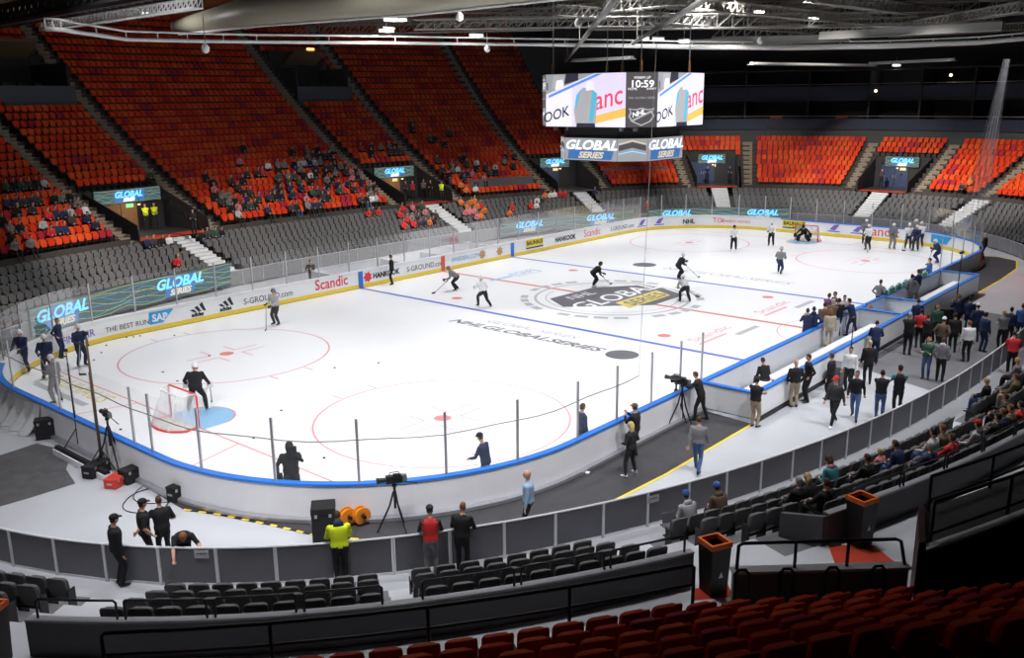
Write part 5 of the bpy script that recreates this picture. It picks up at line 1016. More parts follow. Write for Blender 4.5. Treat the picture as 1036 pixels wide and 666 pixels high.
# --- on the ice:  px, py, turn, pose, top, legs, label, options
HK = dict(bulk=1.34, lbulk=1.36, skates=True, hand='char', h=1.86)
def hk(**k): d = dict(HK); d.update(k); return d
ICE = [
 (26, 377, 150, 'upright', 'navy', 'navy', 'navy skater in white helmet nearest the left end glass', hk(gear=[('helmet', 'white')], stick=(.9, -.3), slabel='stick of the navy skater at the left end glass')),
 (50, 383, 170, 'upright', 'navy', 'navy', 'navy skater in white helmet in the middle of the left corner group', hk(gear=[('helmet', 'white')], stick=(.9, .3), slabel='stick of the middle navy skater in the left corner')),
 (83, 371, -150, 'upright', 'navy', 'navy', 'navy skater in white helmet holding a stick across, right of the corner group', hk(gear=[('helmet', 'white')], stick=(1.1, -.8), slabel='stick held low by the navy skater right of the corner group')),
 (62, 362, -120, 'hips', 'navy', 'navy', 'bareheaded auburn coach in navy tracksuit behind the corner skaters', hk(bulk=1.08, lbulk=1.05, h=1.82, hair='hred', hand='skin')),
 (59, 408, 40, 'upright', 'grey', 'grey', 'grey clad skater in white helmet with his back turned, left corner', hk(gear=[('helmet', 'white')])),
 (200, 416, -15, 'goalieup', 'black', 'black', 'black clad goalie in white pads and mask standing on the blue crease', hk(bulk=1.5, gear=[('mask', 'white')], pads=1, stick=(.9, -.3), slabel='goalie stick over the blue crease')),
 (280, 329, 130, 'upright', 'lgrey', 'char', 'grey jerseyed skater with dark trousers left of the lettered boards', hk(stick=(.95, .35), slabel='long stick of the grey skater by the boards', gear=[('helmet', 'grey')])),
 (397, 288, 80, 'stand', 'black', 'black', 'coach in black suit standing by the far boards near the blue marker', hk(bulk=1.05, lbulk=1.05, h=1.84, hair='hdark', hand='skin')),
 (462, 294, 100, 'bend', 'grey', 'black', 'grey jerseyed skater bending low near the red centre marker', hk(gear=[('helmet', 'grey')], stick=(1.3, .4), slabel='stick of the skater bending by the red marker')),
 (489, 311, 30, 'skate', 'white', 'black', 'white jerseyed skater in black breeches striding above the blue line', hk(hair='hgrey', gear=[('helmet', 'white')])),
 (600, 290, -70, 'bend', 'black', 'black', 'black clad skater stooping over the centre emblem', hk(gear=[('helmet', 'char')], shoes='shoew', stick=(1.1, .2), slabel='stick of the skater on the centre emblem')),
 (686, 282, -60, 'glide', 'black', 'black', 'black clad skater gliding beyond the centre emblem', hk(gear=[('helmet', 'white')], stick=(1.2, -.3), slabel='stick of the black skater beyond the emblem')),
 (693, 306, 20, 'bend', 'lgrey', 'black', 'small pale topped skater with wide stance right of the emblem', hk(gear=[('helmet', 'white')], stick=(1., -1.2), slabel='black bladed stick right of the centre emblem')),
 (742, 254, 180, 'upright', 'white', 'black', 'white jerseyed skater in black breeches left of the far goal', hk(gear=[('helmet', 'black')], shoes='shoew')),
 (780, 249, 170, 'upright', 'white', 'black', 'white and black skater just before the far goal', hk(gear=[('helmet', 'white')])),
 (788, 277, -20, 'skate', 'grey', 'navy', 'grey jerseyed skater in navy breeches leaning to the right below the far goal', hk(gear=[('helmet', 'lgrey')])),
 (813, 244, 170, 'crouch', 'black', 'black', 'black clad goalie crouching in the far goal', hk(gear=[('mask', 'black')], pads=2)),
 (875, 247, 180, 'upright', 'grey', 'char', 'grey skater in white helmet at the far boards, left of the waiting group', hk(gear=[('helmet', 'white')])),
 (878, 253, 150, 'upright', 'white', 'black', 'white jerseyed skater before the grey one at left of the waiting group', hk(gear=[('helmet', 'white')], stick=(.9, .5), slabel='stick of the white skater left of the waiting group')),
 (902, 252, -160, 'upright', 'grey', 'grey', 'lone grey skater in white helmet before the red board lettering', hk(gear=[('helmet', 'white')])),
 (918, 252, -170, 'upright', 'white', 'navy', 'white jerseyed skater left in the far right group', hk(gear=[('helmet', 'white')], stick=(.9, -.5), slabel='stick of the white skater in the far right group')),
 (926, 254, 170, 'upright', 'navy', 'navy', 'navy skater in white helmet in the far right group', hk(gear=[('helmet', 'white')])),
 (931, 250, 150, 'upright', 'white', 'navy', 'white and navy skater right in the far right group', hk(gear=[('helmet', 'white')])),
 (924, 247, -120, 'upright', 'grey', 'black', 'grey skater behind the navy one in the far right group', hk(gear=[('helmet', 'white')])),
 (949, 266, 120, 'glide', 'navy', 'navy', 'navy skater in white helmet by the right corner glass', hk(gear=[('helmet', 'white')], stick=(1., .5), slabel='stick of the navy skater by the right corner glass')),
 (297, 511, 180, 'mask', 'black', 'black', 'black clad goalie lifting a hand to his mask behind the near glass', hk(gear=[('mask', 'black')], pads=2, stick=(.7, 1.0), slabel='goalie stick behind the near glass')),
 (492, 499, 60, 'rail', 'navy', 'black', 'man in navy jacket and black cap bowed behind the near glass', hk(bulk=1.1, lbulk=1.05, h=1.82, gear=[('cap', 'black')], hand='skin')),
 (588, 464, -60, 'stand', 'navy', 'black', 'man in dark blue jacket standing inside the near glass', hk(bulk=1.12, lbulk=1.05, h=1.82, hair='hbrown', hand='skin')),
 (939, 284, 90, 'sit', 'blue', 'green', 'player in blue top perched on the bench rail before the far right group', hk(bulk=1.15, hair='hdark')),
]
for px, py, tn_, pose, top, legs, lb, op in ICE:
    p = at_px(px, py, .006); person(p, away(p, tn_), pose, top, legs, lb, **op)
# --- on the concrete
FLOOR = [
 (122, 592, -75, 'stand', 'black', 'black', 'man in black with a black cap standing on the near walkway at left', dict(gear=[('cap', 'black')])),
 (150, 574, -80, 'pockets', 'black', 'black', 'man in black shirt and black cap beyond the fence at left', dict(gear=[('cap', 'black')], sleeve='skin')),
 (168, 569, 10, 'armrail', 'black', 'black', 'short haired man in black shirt resting an arm on the fence', dict(sleeve='skin', h=1.74)),
 (189, 582, 180, 'hang', 'black', 'black', 'auburn haired person bent over the fence with arms hanging', dict(sleeve='skin', hair='hred', h=1.74, gear=[('long', 'hred')])),
 (346, 590, 5, 'rail', 'hv', 'black', 'steward in high-visibility yellow jacket with navy hood facing the ice', dict(bulk=1.32, gear=[('hood', 'navy')])),
 (437, 584, 0, 'rail', 'red', 'grey', 'man in red top and grey trousers at the near fence', dict(sleeve='char', gear=[('cap', 'char')], bulk=1.05)),
 (468, 580, -15, 'rail', 'black', 'black', 'broad man in black coat at the fence right of the red one', dict(bulk=1.15, hair='hred')),
 (535, 541, 85, 'stand', 'lblue', 'black', 'bald man in light blue shirt walking along the black mat', dict(hair='skin')),
 (638, 481, 50, 'wide', 'black', 'black', 'woman in black with long blond hair and white shoes on the mat', dict(gear=[('long', 'hblond')], hair='hblond', shoes='shoew', h=1.68)),
 (642, 462, 60, 'phone', 'black', 'black', 'person with auburn cap raising a phone at the near boards', dict(gear=[('cap', 'brown')], h=1.74)),
 (705, 478, -10, 'walk', 'grey', 'jeans', 'man in grey sweater and jeans walking over the yellow tape', dict(hair='hbrown')),
 (708, 425, 75, 'camera', 'black', 'black', 'camera operator in black jacket leaning to the big tripod camera', dict(bulk=1.12)),
 (763, 432, -30, 'folded', 'black', 'khaki', 'man in black jacket and pale trousers at the bench corner', dict(hair='hdark')),
 (803, 412, 20, 'pockets', 'black', 'khaki', 'bald man in black jacket and khaki trousers leaning on the bench wall', dict(hair='skin')),
 (816, 407, 110, 'hips', 'black', 'black', 'bearded man all in black talking beside the bench wall', dict(hair='hdark', bulk=1.05, h=1.84)),
 (839, 404, 70, 'stand', 'black', 'black', 'man in black with a shoulder bag near the light stand', dict(bulk=1.1)),
 (843, 431, 150, 'walk', 'char', 'black', 'man in red cap and dark hooded top striding towards the fence', dict(gear=[('cap', 'red')], shoes='shoew')),
 (864, 424, 175, 'walk', 'black', 'jeans', 'man in black jacket, blue jeans and pale lanyard walking', dict(hair='hbrown', bulk=1.05)),
 (858, 396, 160, 'stand', 'white', 'black', 'person in white top behind the man with the lanyard', dict(hair='hdark')),
 (889, 424, 0, 'folded', 'black', 'jeans', 'dark haired man in black seen from behind at the long fence', dict(hair='hdark', bulk=1.1)),
 (907, 419, 10, 'phone', 'black', 'black', 'man in black cap and backpack beside the long fence', dict(gear=[('cap', 'black')], sleeve='teal', bulk=1.1)),
 (877, 389, 10, 'stand', 'black', 'black', 'blond person in long black coat near the bench wall', dict(hair='hblond', bulk=1.1)),
 (884, 366, 0, 'rail', 'navy', 'navy', 'man in navy jacket leaning over the bench wall', dict(hair='hdark', bulk=1.1)),
 (917, 359, -10, 'folded', 'black', 'black', 'tall man in long black coat on the grey carpet', dict(hair='hgrey', bulk=1.1, h=1.9)),
 (936, 383, 170, 'folded', 'green', 'jeans', 'person in dark green jacket and jeans facing the seats on the carpet', dict(hair='hred', h=1.72)),
 (950, 386, -10, 'pockets', 'grey', 'black', 'person in grey hooded jacket with back turned on the carpet', dict(gear=[('hood', 'lgrey')], hair='hbrown')),
 (977, 366, 20, 'stand', 'white', 'black', 'man in white shirt and dark trousers on the grey carpet', dict(hair='hred')),
 (993, 356, -40, 'stand', 'navy', 'navy', 'man in navy suit with head bowed at right of the carpet', dict(hair='hdark')),
 (936, 358, 20, 'folded', 'black', 'black', 'man in black with red behind him on the grey carpet', dict(hair='hbrown', bulk=1.1)),
 (929, 352, 10, 'stand', 'red', 'black', 'person in red top half hidden among the group on carpet', dict(hair='hdark')),
 (951, 362, -20, 'hips', 'brown', 'char', 'person in brown coat and pale hat among the group on carpet', dict(gear=[('cap', 'white')])),
 (963, 357, 10, 'stand', 'black', 'black', 'person in black with backpack in the carpet group', dict(bulk=1.12, hair='hdark')),
 (986, 346, 20, 'hips', 'navy', 'navy', 'person in navy with white cap behind the carpet group', dict(gear=[('cap', 'white')], bulk=1.1)),
 (967, 337, 40, 'phone', 'navy', 'black', 'tall man in navy by the covered camera', dict(h=1.88, hair='hred', bulk=1.1)),
 (978, 338, 0, 'stand', 'navy', 'navy', 'second man in navy close to the covered camera', dict(hair='hdark')),
 (926, 340, 10, 'stand', 'navy', 'navy', 'man in bright navy coat close against the bench wall', dict(hair='hbrown', bulk=1.05)),
 (946, 346, 150, 'stand', 'green', 'black', 'person in dark green close to the covered camera', dict(hair='hred')),
 (1012, 354, 20, 'folded', 'grey', 'black', 'person in grey top right of the carpet by the fence', dict(hair='hblond')),
 (1019, 350, -20, 'stand', 'navy', 'black', 'person in navy just right of the grey topped one', dict(hair='hdark')),
 (1031, 346, 10, 'stand', 'blue', 'navy', 'person in blue at the right edge beyond the fence', dict(hair='hbrown')),
 (1022, 379, 10, 'rail', 'red', 'black', 'man in red jacket leaning over the fence at right', dict(hair='hdark', bulk=1.15)),
 (995, 262, 90, 'folded', 'black', 'black', 'man in black jacket standing at the far right corner', dict(hair='hgrey')),
 (990, 270, 70, 'sit', 'orange', 'orange', 'person in orange overall sitting by the far right corner', dict(hair='hbrown')),
 (316, 291, 170, 'camera', 'black', 'black', 'camera operator in black behind the far glass at left', dict(bulk=1.15, hair='hdark')),
 (460, 259, 180, 'stand', 'pink', 'jeans', 'person in pink jacket standing behind the glass at the centre marker', dict(hair='hblond')),
 (654, 222, 180, 'stand', 'red', 'red', 'person in red behind the far end glass', dict(hair='hbrown')),
]
for px, py, tn_, pose, top, legs, lb, op in FLOOR:
    p = at_px(px, py, .008); person(p, away(p, tn_), pose, top, legs, lb, **op)
# --- in the bench bay (floor of the bay is raised)
BAY = [
 (772, 377, -60, 'sitlean', 'black', 'char', 'man in dark jacket sitting on the white bench plank', dict(hair='hbrown', bulk=1.08), .2),
 (815, 352, 20, 'phone', 'navy', 'navy', 'person in navy jacket filming over the bench rail, left one', dict(hair='hdark', bulk=1.1), .2), (821, 350, 0, 'hips', 'navy', 'navy', 'person in navy jacket close beside the filming one', dict(hair='hdark', bulk=1.1, gear=[('hood', 'navy')]), .2),
 (838, 351, 10, 'stand', 'beige', 'beige', 'woman with auburn hair and pale coat behind the reporters', dict(gear=[('long', 'hred')], hair='hred', h=1.7), .2),
 (832, 345, 0, 'phone', 'brown', 'black', 'reporter in brown at left of the press huddle', dict(hair='hdark'), .2), (840, 341, -20, 'folded', 'olive', 'black', 'reporter in olive in the middle of the press huddle', dict(hair='hgrey'), .2), (847, 340, 30, 'phone', 'black', 'black', 'reporter in black with raised camera in the press huddle', dict(hair='hdark'), .2),
 (852, 336, 170, 'stand', 'lgrey', 'grey', 'man in pale grey jacket facing the press huddle', dict(hair='hdark'), .2), (836, 334, -40, 'phone', 'purple', 'black', 'reporter in plum top at the back of the press huddle', dict(hair='hbrown'), .2), (843, 332, 120, 'stand', 'char', 'black', 'reporter in charcoal at the back of the press huddle', dict(hair='hdark'), .2),
 (861, 340, 60, 'camera', 'navy', 'navy', 'camera operator in navy right of the press huddle', dict(hair='hdark', bulk=1.1), .2),
 (888, 318, -30, 'hips', 'grey', 'black', 'man in grey jersey at the bench gate', dict(hair='hbrown', bulk=1.1), .2), (927, 306, 60, 'phone', 'navy', 'grey', 'man in navy jacket standing inside the far bench', dict(hair='hbrown'), .2), (920, 312, 20, 'hips', 'grey', 'grey', 'person in grey stooping inside the far bench', dict(hair='hdark'), .2),
]
for px, py, tn_, pose, top, legs, lb, op, z in BAY:
    p = at_px(px, py, z); hd = away(p, tn_)
    if pose == 'sitlean': p = (float(by(775, 372, -14.74)[0]), -14.74, z); hd = PI/2-.5
    person(p, hd, pose, top, legs, lb, **op)
# --- seated near the camera on the right
def free_seat(px, py, kinds, lim=30, zo=.0):
    best = None
    for s in SEATS:
        if s['taken'] is None and s['kind'] in kinds:
            d = math.hypot(s['px'][0]-px, s['px'][1]-py)
            if d < lim and (best is None or d < best[0]): best = (d, s)
    return best[1] if best else None
def seat_person(s, pose, top, legs, lb, **op):
    s['taken'] = 1; h = s['h']; p = (s['p'][0]+math.cos(h)*.02, s['p'][1]+math.sin(h)*.02, s['p'][2]); return person(p, h+op.pop('turn', 0.), pose, top, legs, lb, **op)
NEARSIT = [
 (702, 521, 'sitlean', 'lgrey', 'black', 'person in pale grey hoodie and blue beanie in the front row', dict(gear=[('beanie', 'blue'), ('hood', 'lgrey')])), (724, 513, 'sitlean', 'brown', 'black', 'person in brown hoodie and blue beanie in the front row', dict(gear=[('beanie', 'blue'), ('hood', 'brown')])),
 (803, 512, 'sit', 'black', 'black', 'grey haired person in black coat, leftmost of the spectators at right', dict(hair='hgrey', bulk=1.2)), (826, 503, 'sitlean', 'black', 'black', 'spectator with long blond hair beside the grey haired one', dict(hair='hblond', gear=[('long', 'hblond')], h=1.68)), (848, 490, 'sitlean', 'teal', 'black', 'spectator with brown curls in teal top with pink scarf', dict(hair='hbrown', gear=[('long', 'hbrown'), ('hood', 'pink')])),
 (832, 522, 'sitback', 'black', 'black', 'brown haired spectator in black right above the litter bin', dict(hair='hbrown')), (880, 480, 'sit', 'black', 'black', 'broad spectator in black left of the navy one', dict(hair='hbrown', bulk=1.2)), (891, 474, 'sit', 'pink', 'black', 'small fair spectator in pink between black and navy ones', dict(hair='hblond', h=1.45)), (907, 470, 'sitlean', 'navy', 'jeans', 'spectator in navy jacket and jeans', dict(hair='hbrown', bulk=1.1)),
 (937, 456, 'sit', 'lgrey', 'jeans', 'dark haired spectator in pale grey coat', dict(hair='hdark', bulk=1.1)), (953, 449, 'sit', 'olive', 'black', 'spectator in olive behind the pale grey coat', dict(hair='hred')), (944, 474, 'sitback', 'navy', 'black', 'grey haired spectator in blue in the last row', dict(hair='hgrey')), (963, 463, 'sitback', 'red', 'black', 'spectator in bright red jacket in the last row', dict(hair='hbrown', bulk=1.12)),
 (984, 449, 'sit', 'lgrey', 'black', 'spectator in grey hoodie and auburn cap', dict(gear=[('cap', 'red'), ('hood', 'grey')], bulk=1.12)), (1003, 443, 'sitback', 'black', 'black', 'spectator in black right of the grey hoodie', dict(hair='hdark')), (1018, 436, 'sit', 'navy', 'black', 'spectator in navy with auburn hair near the right edge', dict(hair='hred')), (1032, 431, 'sitback', 'red', 'black', 'spectator in red at the right edge, last row', dict(hair='hdark')),
 (1003, 408, 'sit', 'black', 'jeans', 'blond person in black jacket alone by the aisle', dict(hair='hblond', bulk=1.1)), (1027, 402, 'sit', 'olive', 'beige', 'auburn spectator in olive jacket at right edge', dict(hair='hred')), (1024, 415, 'sit', 'char', 'black', 'spectator in charcoal below the olive jacket', dict(hair='hbrown')), (1033, 384, 'sit', 'grey', 'black', 'spectator in grey just below the red jacket at the fence', dict(hair='hblond')), (1019, 425, 'sit', 'brown', 'black', 'spectator in brown near the right edge', dict(hair='hred')),
]
for px, py, pose, top, legs, lb, op in NEARSIT:
    s = free_seat(px, py, ('grey',), 40)
    if s: seat_person(s, pose, top, legs, lb, **op)
# --- the crowd in the far stands
rc = random.Random(21)
DK = ['black', 'black', 'black', 'black', 'char', 'navy', 'char', 'green', 'navy', 'grey']; MX = DK+DK+['lgrey', 'pink', 'white', 'grey', 'red']; RD = ['red', 'orange', 'pink', 'red', 'char', 'orange', 'white']
NAMEC = {'black': 'black', 'char': 'charcoal', 'navy': 'navy', 'green': 'dark green', 'grey': 'grey', 'lgrey': 'pale grey', 'pink': 'pink', 'white': 'white', 'red': 'red', 'orange': 'orange', 'teal': 'teal', 'blue': 'blue', 'olive': 'olive'}
def pin(poly, x, y):
    r = False; n = len(poly)
    for i in range(n):
        (x1, y1), (x2, y2) = poly[i], poly[(i+1) % n]
        if (y1 > y) != (y2 > y) and x < (x2-x1)*(y-y1)/(y2-y1)+x1: r = not r
    return r
CROWD = [([(207, 180), (260, 166), (300, 168), (330, 160), (372, 180), (396, 206), (330, 212), (240, 222), (222, 220)], 96, MX), ([(290, 150), (338, 148), (356, 172), (300, 172)], 12, DK), ([(0, 184), (46, 182), (50, 196), (0, 200)], 9, MX), ([(0, 205), (40, 200), (44, 214), (0, 218)], 7, DK),
 ([(30, 205), (78, 198), (108, 228), (70, 240), (40, 238)], 17, MX), ([(0, 225), (28, 228), (34, 248), (0, 256)], 7, MX), ([(360, 146), (412, 148), (402, 162), (372, 160)], 9, MX), ([(440, 160), (500, 162), (506, 182), (470, 192), (448, 176)], 22, MX), ([(508, 154), (530, 160), (530, 174), (510, 172)], 4, DK), ([(428, 134), (456, 136), (454, 148), (430, 147)], 4, DK), ([(408, 124), (420, 126), (420, 136), (409, 135)], 2, DK),
 ([(360, 208), (384, 204), (384, 218), (362, 218)], 6, RD), ([(400, 205), (446, 200), (452, 226), (404, 232)], 16, MX+RD), ([(458, 190), (482, 186), (492, 210), (494, 226), (474, 224), (462, 206)], 15, RD), ([(510, 206), (552, 198), (552, 212), (512, 218)], 6, RD), ([(546, 190), (566, 182), (572, 198), (552, 202)], 7, RD), ([(580, 186), (600, 184), (604, 200), (582, 200)], 5, MX),
 ([(146, 238), (176, 234), (180, 250), (150, 256)], 5, MX), ([(196, 226), (224, 226), (230, 240), (198, 242)], 5, DK), ([(166, 262), (178, 262), (178, 270), (166, 272)], 1, ['red']), ([(965, 186), (992, 184), (992, 196), (966, 196)], 2, ['orange', 'char']), ([(152, 170), (164, 172), (164, 182), (150, 182)], 3, MX), ([(112, 182), (120, 182), (120, 190), (112, 190)], 1, ['orange']), ([(240, 150), (252, 152), (250, 166), (238, 166)], 2, MX), ([(130, 188), (136, 188), (136, 196), (128, 196)], 1, DK)]
PICK = []
for poly, n, pal in CROWD:
    cand = [s for s in SEATS if s['side'] == 'far' and s['taken'] is None and pin(poly, s['px'][0], s['px'][1])]; rc.shuffle(cand)
    for s in cand[:n]:
        s['taken'] = 1; c = rc.choice(pal); hr = rc.choice(['hbrown', 'hdark', 'hblond', 'hdark', 'hred']) if c in ('black', 'char', 'red', 'pink') else 'hdark'; PICK.append((s, c, hr, rc.choice(['sit', 'sitlean']), 1.74+rc.random()*.1))
PICK.sort(key=lambda q: q[0]['px'][2]); mass = {}
CV, CF, CM, CMAT = [], [], [], []
for i, (s, c, hr, ps, h_) in enumerate(PICK):
    sp = 'grey' if s['kind'] == 'grey' else 'red'; legs_ = 'black' if c != 'black' else 'jeans'
    if i < NCROWD: seat_person(s, ps, c, legs_, f"spectator in {NAMEC[c]}, seat {s['i']} from left, {roww(s['row'])} {sp} row {s['blk']}", hair=hr, vox=.034, fine=False, h=h_, group='spectators in the far stands', bulk=1.1); continue
    me, g = person_mesh(ps, c, legs_, hr, 'shoeb', None, 'skin', 1.1, 1.12, .034, False); co_ = np.empty(len(me.vertices)*3); me.vertices.foreach_get('co', co_); co_ = co_.reshape(-1, 3)*h_/1.78
    cs, sn = math.cos(s['h']), math.sin(s['h']); o = sum(len(q) for q in CV); CV.append(np.stack([co_[:, 0]*cs-co_[:, 1]*sn+s['p'][0], co_[:, 0]*sn+co_[:, 1]*cs+s['p'][1], co_[:, 2]+s['p'][2]], 1))
    for p in me.polygons:
        CF.append(tuple(o+v for v in p.vertices)); m_ = me.materials[p.material_index]
        if m_ not in CMAT: CMAT.append(m_)
        CM.append(CMAT.index(m_))
if CV:
    me = bpy.data.meshes.new('seated_crowd'); me.from_pydata(np.concatenate(CV).tolist(), [], CF)
    for m_ in CMAT: me.materials.append(m_)
    me.polygons.foreach_set('material_index', CM); me.polygons.foreach_set('use_smooth', [True]*len(CF)); me.update()
    tag(put('seated_crowd', me), 'small distant spectators sitting among the far seats', 'crowd', kind='stuff')
for px, py, c, lb in ((149, 232, 'hv', 'steward in yellow vest at left in the leftmost tunnel mouth'), (158, 231, 'hv', 'steward in yellow vest at right in the leftmost tunnel mouth'), (447, 204, 'hv', 'steward in yellow vest at the middle tunnel mouth'), (418, 204, 'red', 'person in red standing in the middle tunnel mouth'), (411, 204, 'char', 'person in charcoal standing in the middle tunnel mouth'), (429, 202, 'grey', 'person in grey standing in the middle tunnel mouth'), (436, 203, 'black', 'person in black standing in the middle tunnel mouth'), (565, 186, 'grey', 'person in grey standing in the corner tunnel mouth'), (584, 184, 'white', 'person in pale top standing in the corner tunnel mouth'), (592, 186, 'brown', 'person in brown standing in the corner tunnel mouth'), (197, 239, 'black', 'man in black standing at the top of the left pale stairs'), (715, 186, 'navy', 'person in navy in the tunnel mouth behind the far goal'), (738, 186, 'navy', 'second person in navy in the tunnel mouth behind the far goal'), (891, 190, 'char', 'person in charcoal in the tunnel mouth right of the far goal')):
    p = at_px(px, py, 2.56); person(p, away(p, 180), 'folded', c, 'black', lb, vox=.034, fine=False, bulk=1.1, hair='hdark')
# ================================================================== goals
m_cord = sheer('goal_netting', (.82, .82, .84), .30); m_gred = M('goal_red', (.70, .04, .035), .4, var=.05)
def goal(x, sgn, lb):
    r = empty('hockey_goal', (x, 0, .006), 0 if sgn < 0 else PI); tag(r, lb, 'goal', 'hockey goals'); W, Hh, D = .93, 1.22, 1.05
    mb = MB(); mb.tube([(0, -W, 0), (0, -W, Hh-.06), (0, -W+.06, Hh), (0, W-.06, Hh), (0, W, Hh-.06), (0, W, 0)], .035, 8); mb.build('front_frame', m_gred, r, smooth=True)
    arc_ = [(0, -W, .03)]+[(-.35-.7*math.sin(a)*1., -W*math.cos(a)*1.12, .03) for a in np.linspace(.25, PI-.25, 14)]+[(0, W, .03)]
    MB().tube(arc_, .04, 8).build('base_frame', m_gred, r, smooth=True)
    MB().tube([(0, -W+.05, Hh), (-.42, -W+.2, Hh-.02), (-.5, -W+.34, Hh-.02), (-.5, W-.34, Hh-.02), (-.42, W-.2, Hh-.02), (0, W-.05, Hh)], .022, 8).build('top_frame', PAL['pad'], r, smooth=True)
    for y in (-.55, .55): MB().tube([(-.5, y, Hh-.02), (-.9, y*1.1, .05)], .02, 6).build('back_stay', PAL['pad'], r, smooth=True)
    MB().tube([(-.45, 0, .06), (-1.0, 0, .06)], .02, 6).build('centre_bar', PAL['pad'], r)
    top = [(0, -W, Hh), (-.42, -W+.2, Hh-.03), (-.5, -W+.34, Hh-.03), (-.5, W-.34, Hh-.03), (-.42, W-.2, Hh-.03), (0, W, Hh)]
    bot = [(0, -W, .05), (-.6, -W*1.02, .05), (-1.0, -W*.6, .05), (-1.0, W*.6, .05), (-.6, W*1.02, .05), (0, W, .05)]
    mb = MB(); mb.add(top+bot, [(i, i+1, 7+i, 6+i) for i in range(5)]+[(5, 4, 3, 2, 1, 0)]); mb.build('netting', m_cord, r)
    mb = MB(); mb.add([(-.05, -W, .03), (-.6, -W, .03), (-1.0, -W*.6, .03), (-1.0, W*.6, .03), (-.6, W, .03), (-.05, W, .03)], [(5, 4, 3, 2, 1, 0)]); mb.build('skirt', M('goal_skirt', (.7, .66, .6), .7), r)
goal(-GX, 1, 'near hockey goal with red posts and white net on the left of the rink'); bpy.data.objects['hockey_goal'].rotation_euler = (0, 0, 0)
goal(GX, 1, 'far hockey goal with red posts and white net in front of the far boards')
# ================================================================== camera and lighting gear
def tripod(px, py, z, h, lb, cam_dir=None, spread=.5, cam=1.):
    p = at_px(px, py, z); r = empty('camera_tripod', p); tag(r, lb, 'tripod')
    for k in range(3): a = 2*PI*k/3+.4; MB().tube([(spread*math.cos(a), spread*math.sin(a), 0), (spread*.3*math.cos(a), spread*.3*math.sin(a), h*.55), (.03*math.cos(a), .03*math.sin(a), h*.86)], [.022, .026, .03], 6).build('leg', m_black, r)
    MB().tube([(0, 0, h*.5), (0, 0, h)], .035, 8).build('column', m_black, r); MB().ball((0, 0, h), (.07, .07, .06)).build('head', m_black, r)
    if cam_dir is not None:
        c = empty('video_camera', (p[0], p[1], p[2]+h+.05), away(p, cam_dir)); tag(c, 'black video camera mounted on '+lb.replace('black ', 'the black '), 'camera'); s = cam
        MB().box((0, 0, .12*s), (.42*s, .16*s, .2*s)).build('body', m_black, c, bevel=.02); MB().tube([(.2*s, 0, .12*s), (.36*s, 0, .12*s), (.44*s, 0, .12*s)], [.06*s, .07*s, .085*s], 10).build('lens', m_black, c)
        MB().box((-.05*s, .12*s, .26*s), (.18*s, .09*s, .09*s)).build('viewfinder', m_black, c, bevel=.01); MB().tube([(-.15*s, 0, .22*s), (-.12*s, 0, .3*s), (.1*s, 0, .3*s), (.12*s, 0, .22*s)], .014, 6).build('top_handle', m_black, c); MB().tube([(-.15*s, -.05, .02), (-.6*s, -.12, -.12)], .014, 6).build('pan_bar', m_black, c)
        MB().box((-.26*s, 0, .13*s), (.12*s, .12*s, .17*s)).build('battery', m_dkgrey, c, bevel=.01)
    return r
tripod(401, 537, .01, 1.3, 'black camera tripod on the mat before the near boards', 100, .5, 1.05)
tripod(689, 431, .01, 1.45, 'tall black camera tripod in front of the leaning operator', 80, .5, .9)
tripod(683, 425, .01, 1.35, 'second black camera tripod beside the near boards', 60, .5, 1.)
tripod(115, 478, .01, 1.75, 'black equipment tripod near the red case at left', 20, .6, .9)
def pole(px, py, h, lb, rad=.035, top=None, base='legs', m=m_black):
    p = at_px(px, py, .01); r = empty('light_stand', p); tag(r, lb, 'stand'); MB().tube([(0, 0, .2 if base == 'legs' else 0), (0, 0, h*.5), (0, 0, h)], [rad, rad*.9, rad*.6], 8).build('mast', m, r, smooth=True)
    for k in range(3): a = 2*PI*k/3+.9; MB().tube([(0, 0, .75), (.55*math.cos(a), .55*math.sin(a), .02)], .018, 6).build('leg', m_black, r)
    if top: MB().box((0, 0, h+.1), top).build('lamp_head', m_black, r, bevel=.02)
    return r
pole(104, 476, 4.3, 'tall dark mast on a stand behind the left boards, taller of two', .05, (.12, .1, .12), m=M('mast_brown', (.10, .06, .04), .5)); pole(80, 455, 3.3, 'thin dark mast on a stand behind the left boards, shorter of two', .03, (.1, .1, .1))
pole(858, 391, 2.6, 'black light stand by the bench wall near the white topped person', .03, (.3, .12, .2)); pole(966, 320, 3.2, 'thin black microphone stand beside the far end of the bench bay', .03, (.5, .12, .1))
def case(px, py, d, rz, lb, m, z=.01, nm='equipment_case', cat='case'):
    p = at_px(px, py, z); r = empty(nm, p, rz); tag(r, lb, cat); MB().box((0, 0, d[2]*.4), (d[0], d[1], d[2]*.8)).build('body', m, r, bevel=.02); MB().box((0, 0, d[2]*.9), (d[0]+.02, d[1]+.02, d[2]*.19)).build('lid', m, r, bevel=.02)
    for s in (-1, 1): MB().box((s*(d[0]/2+.015), 0, d[2]*.5), (.03, .16, .05)).build('handle', m_steel, r)
    for sx in (-1, 1): MB().box((sx*d[0]*.3, -d[1]/2-.01, d[2]*.8), (.07, .03, .09)).build('latch', m_steel, r)
    return r
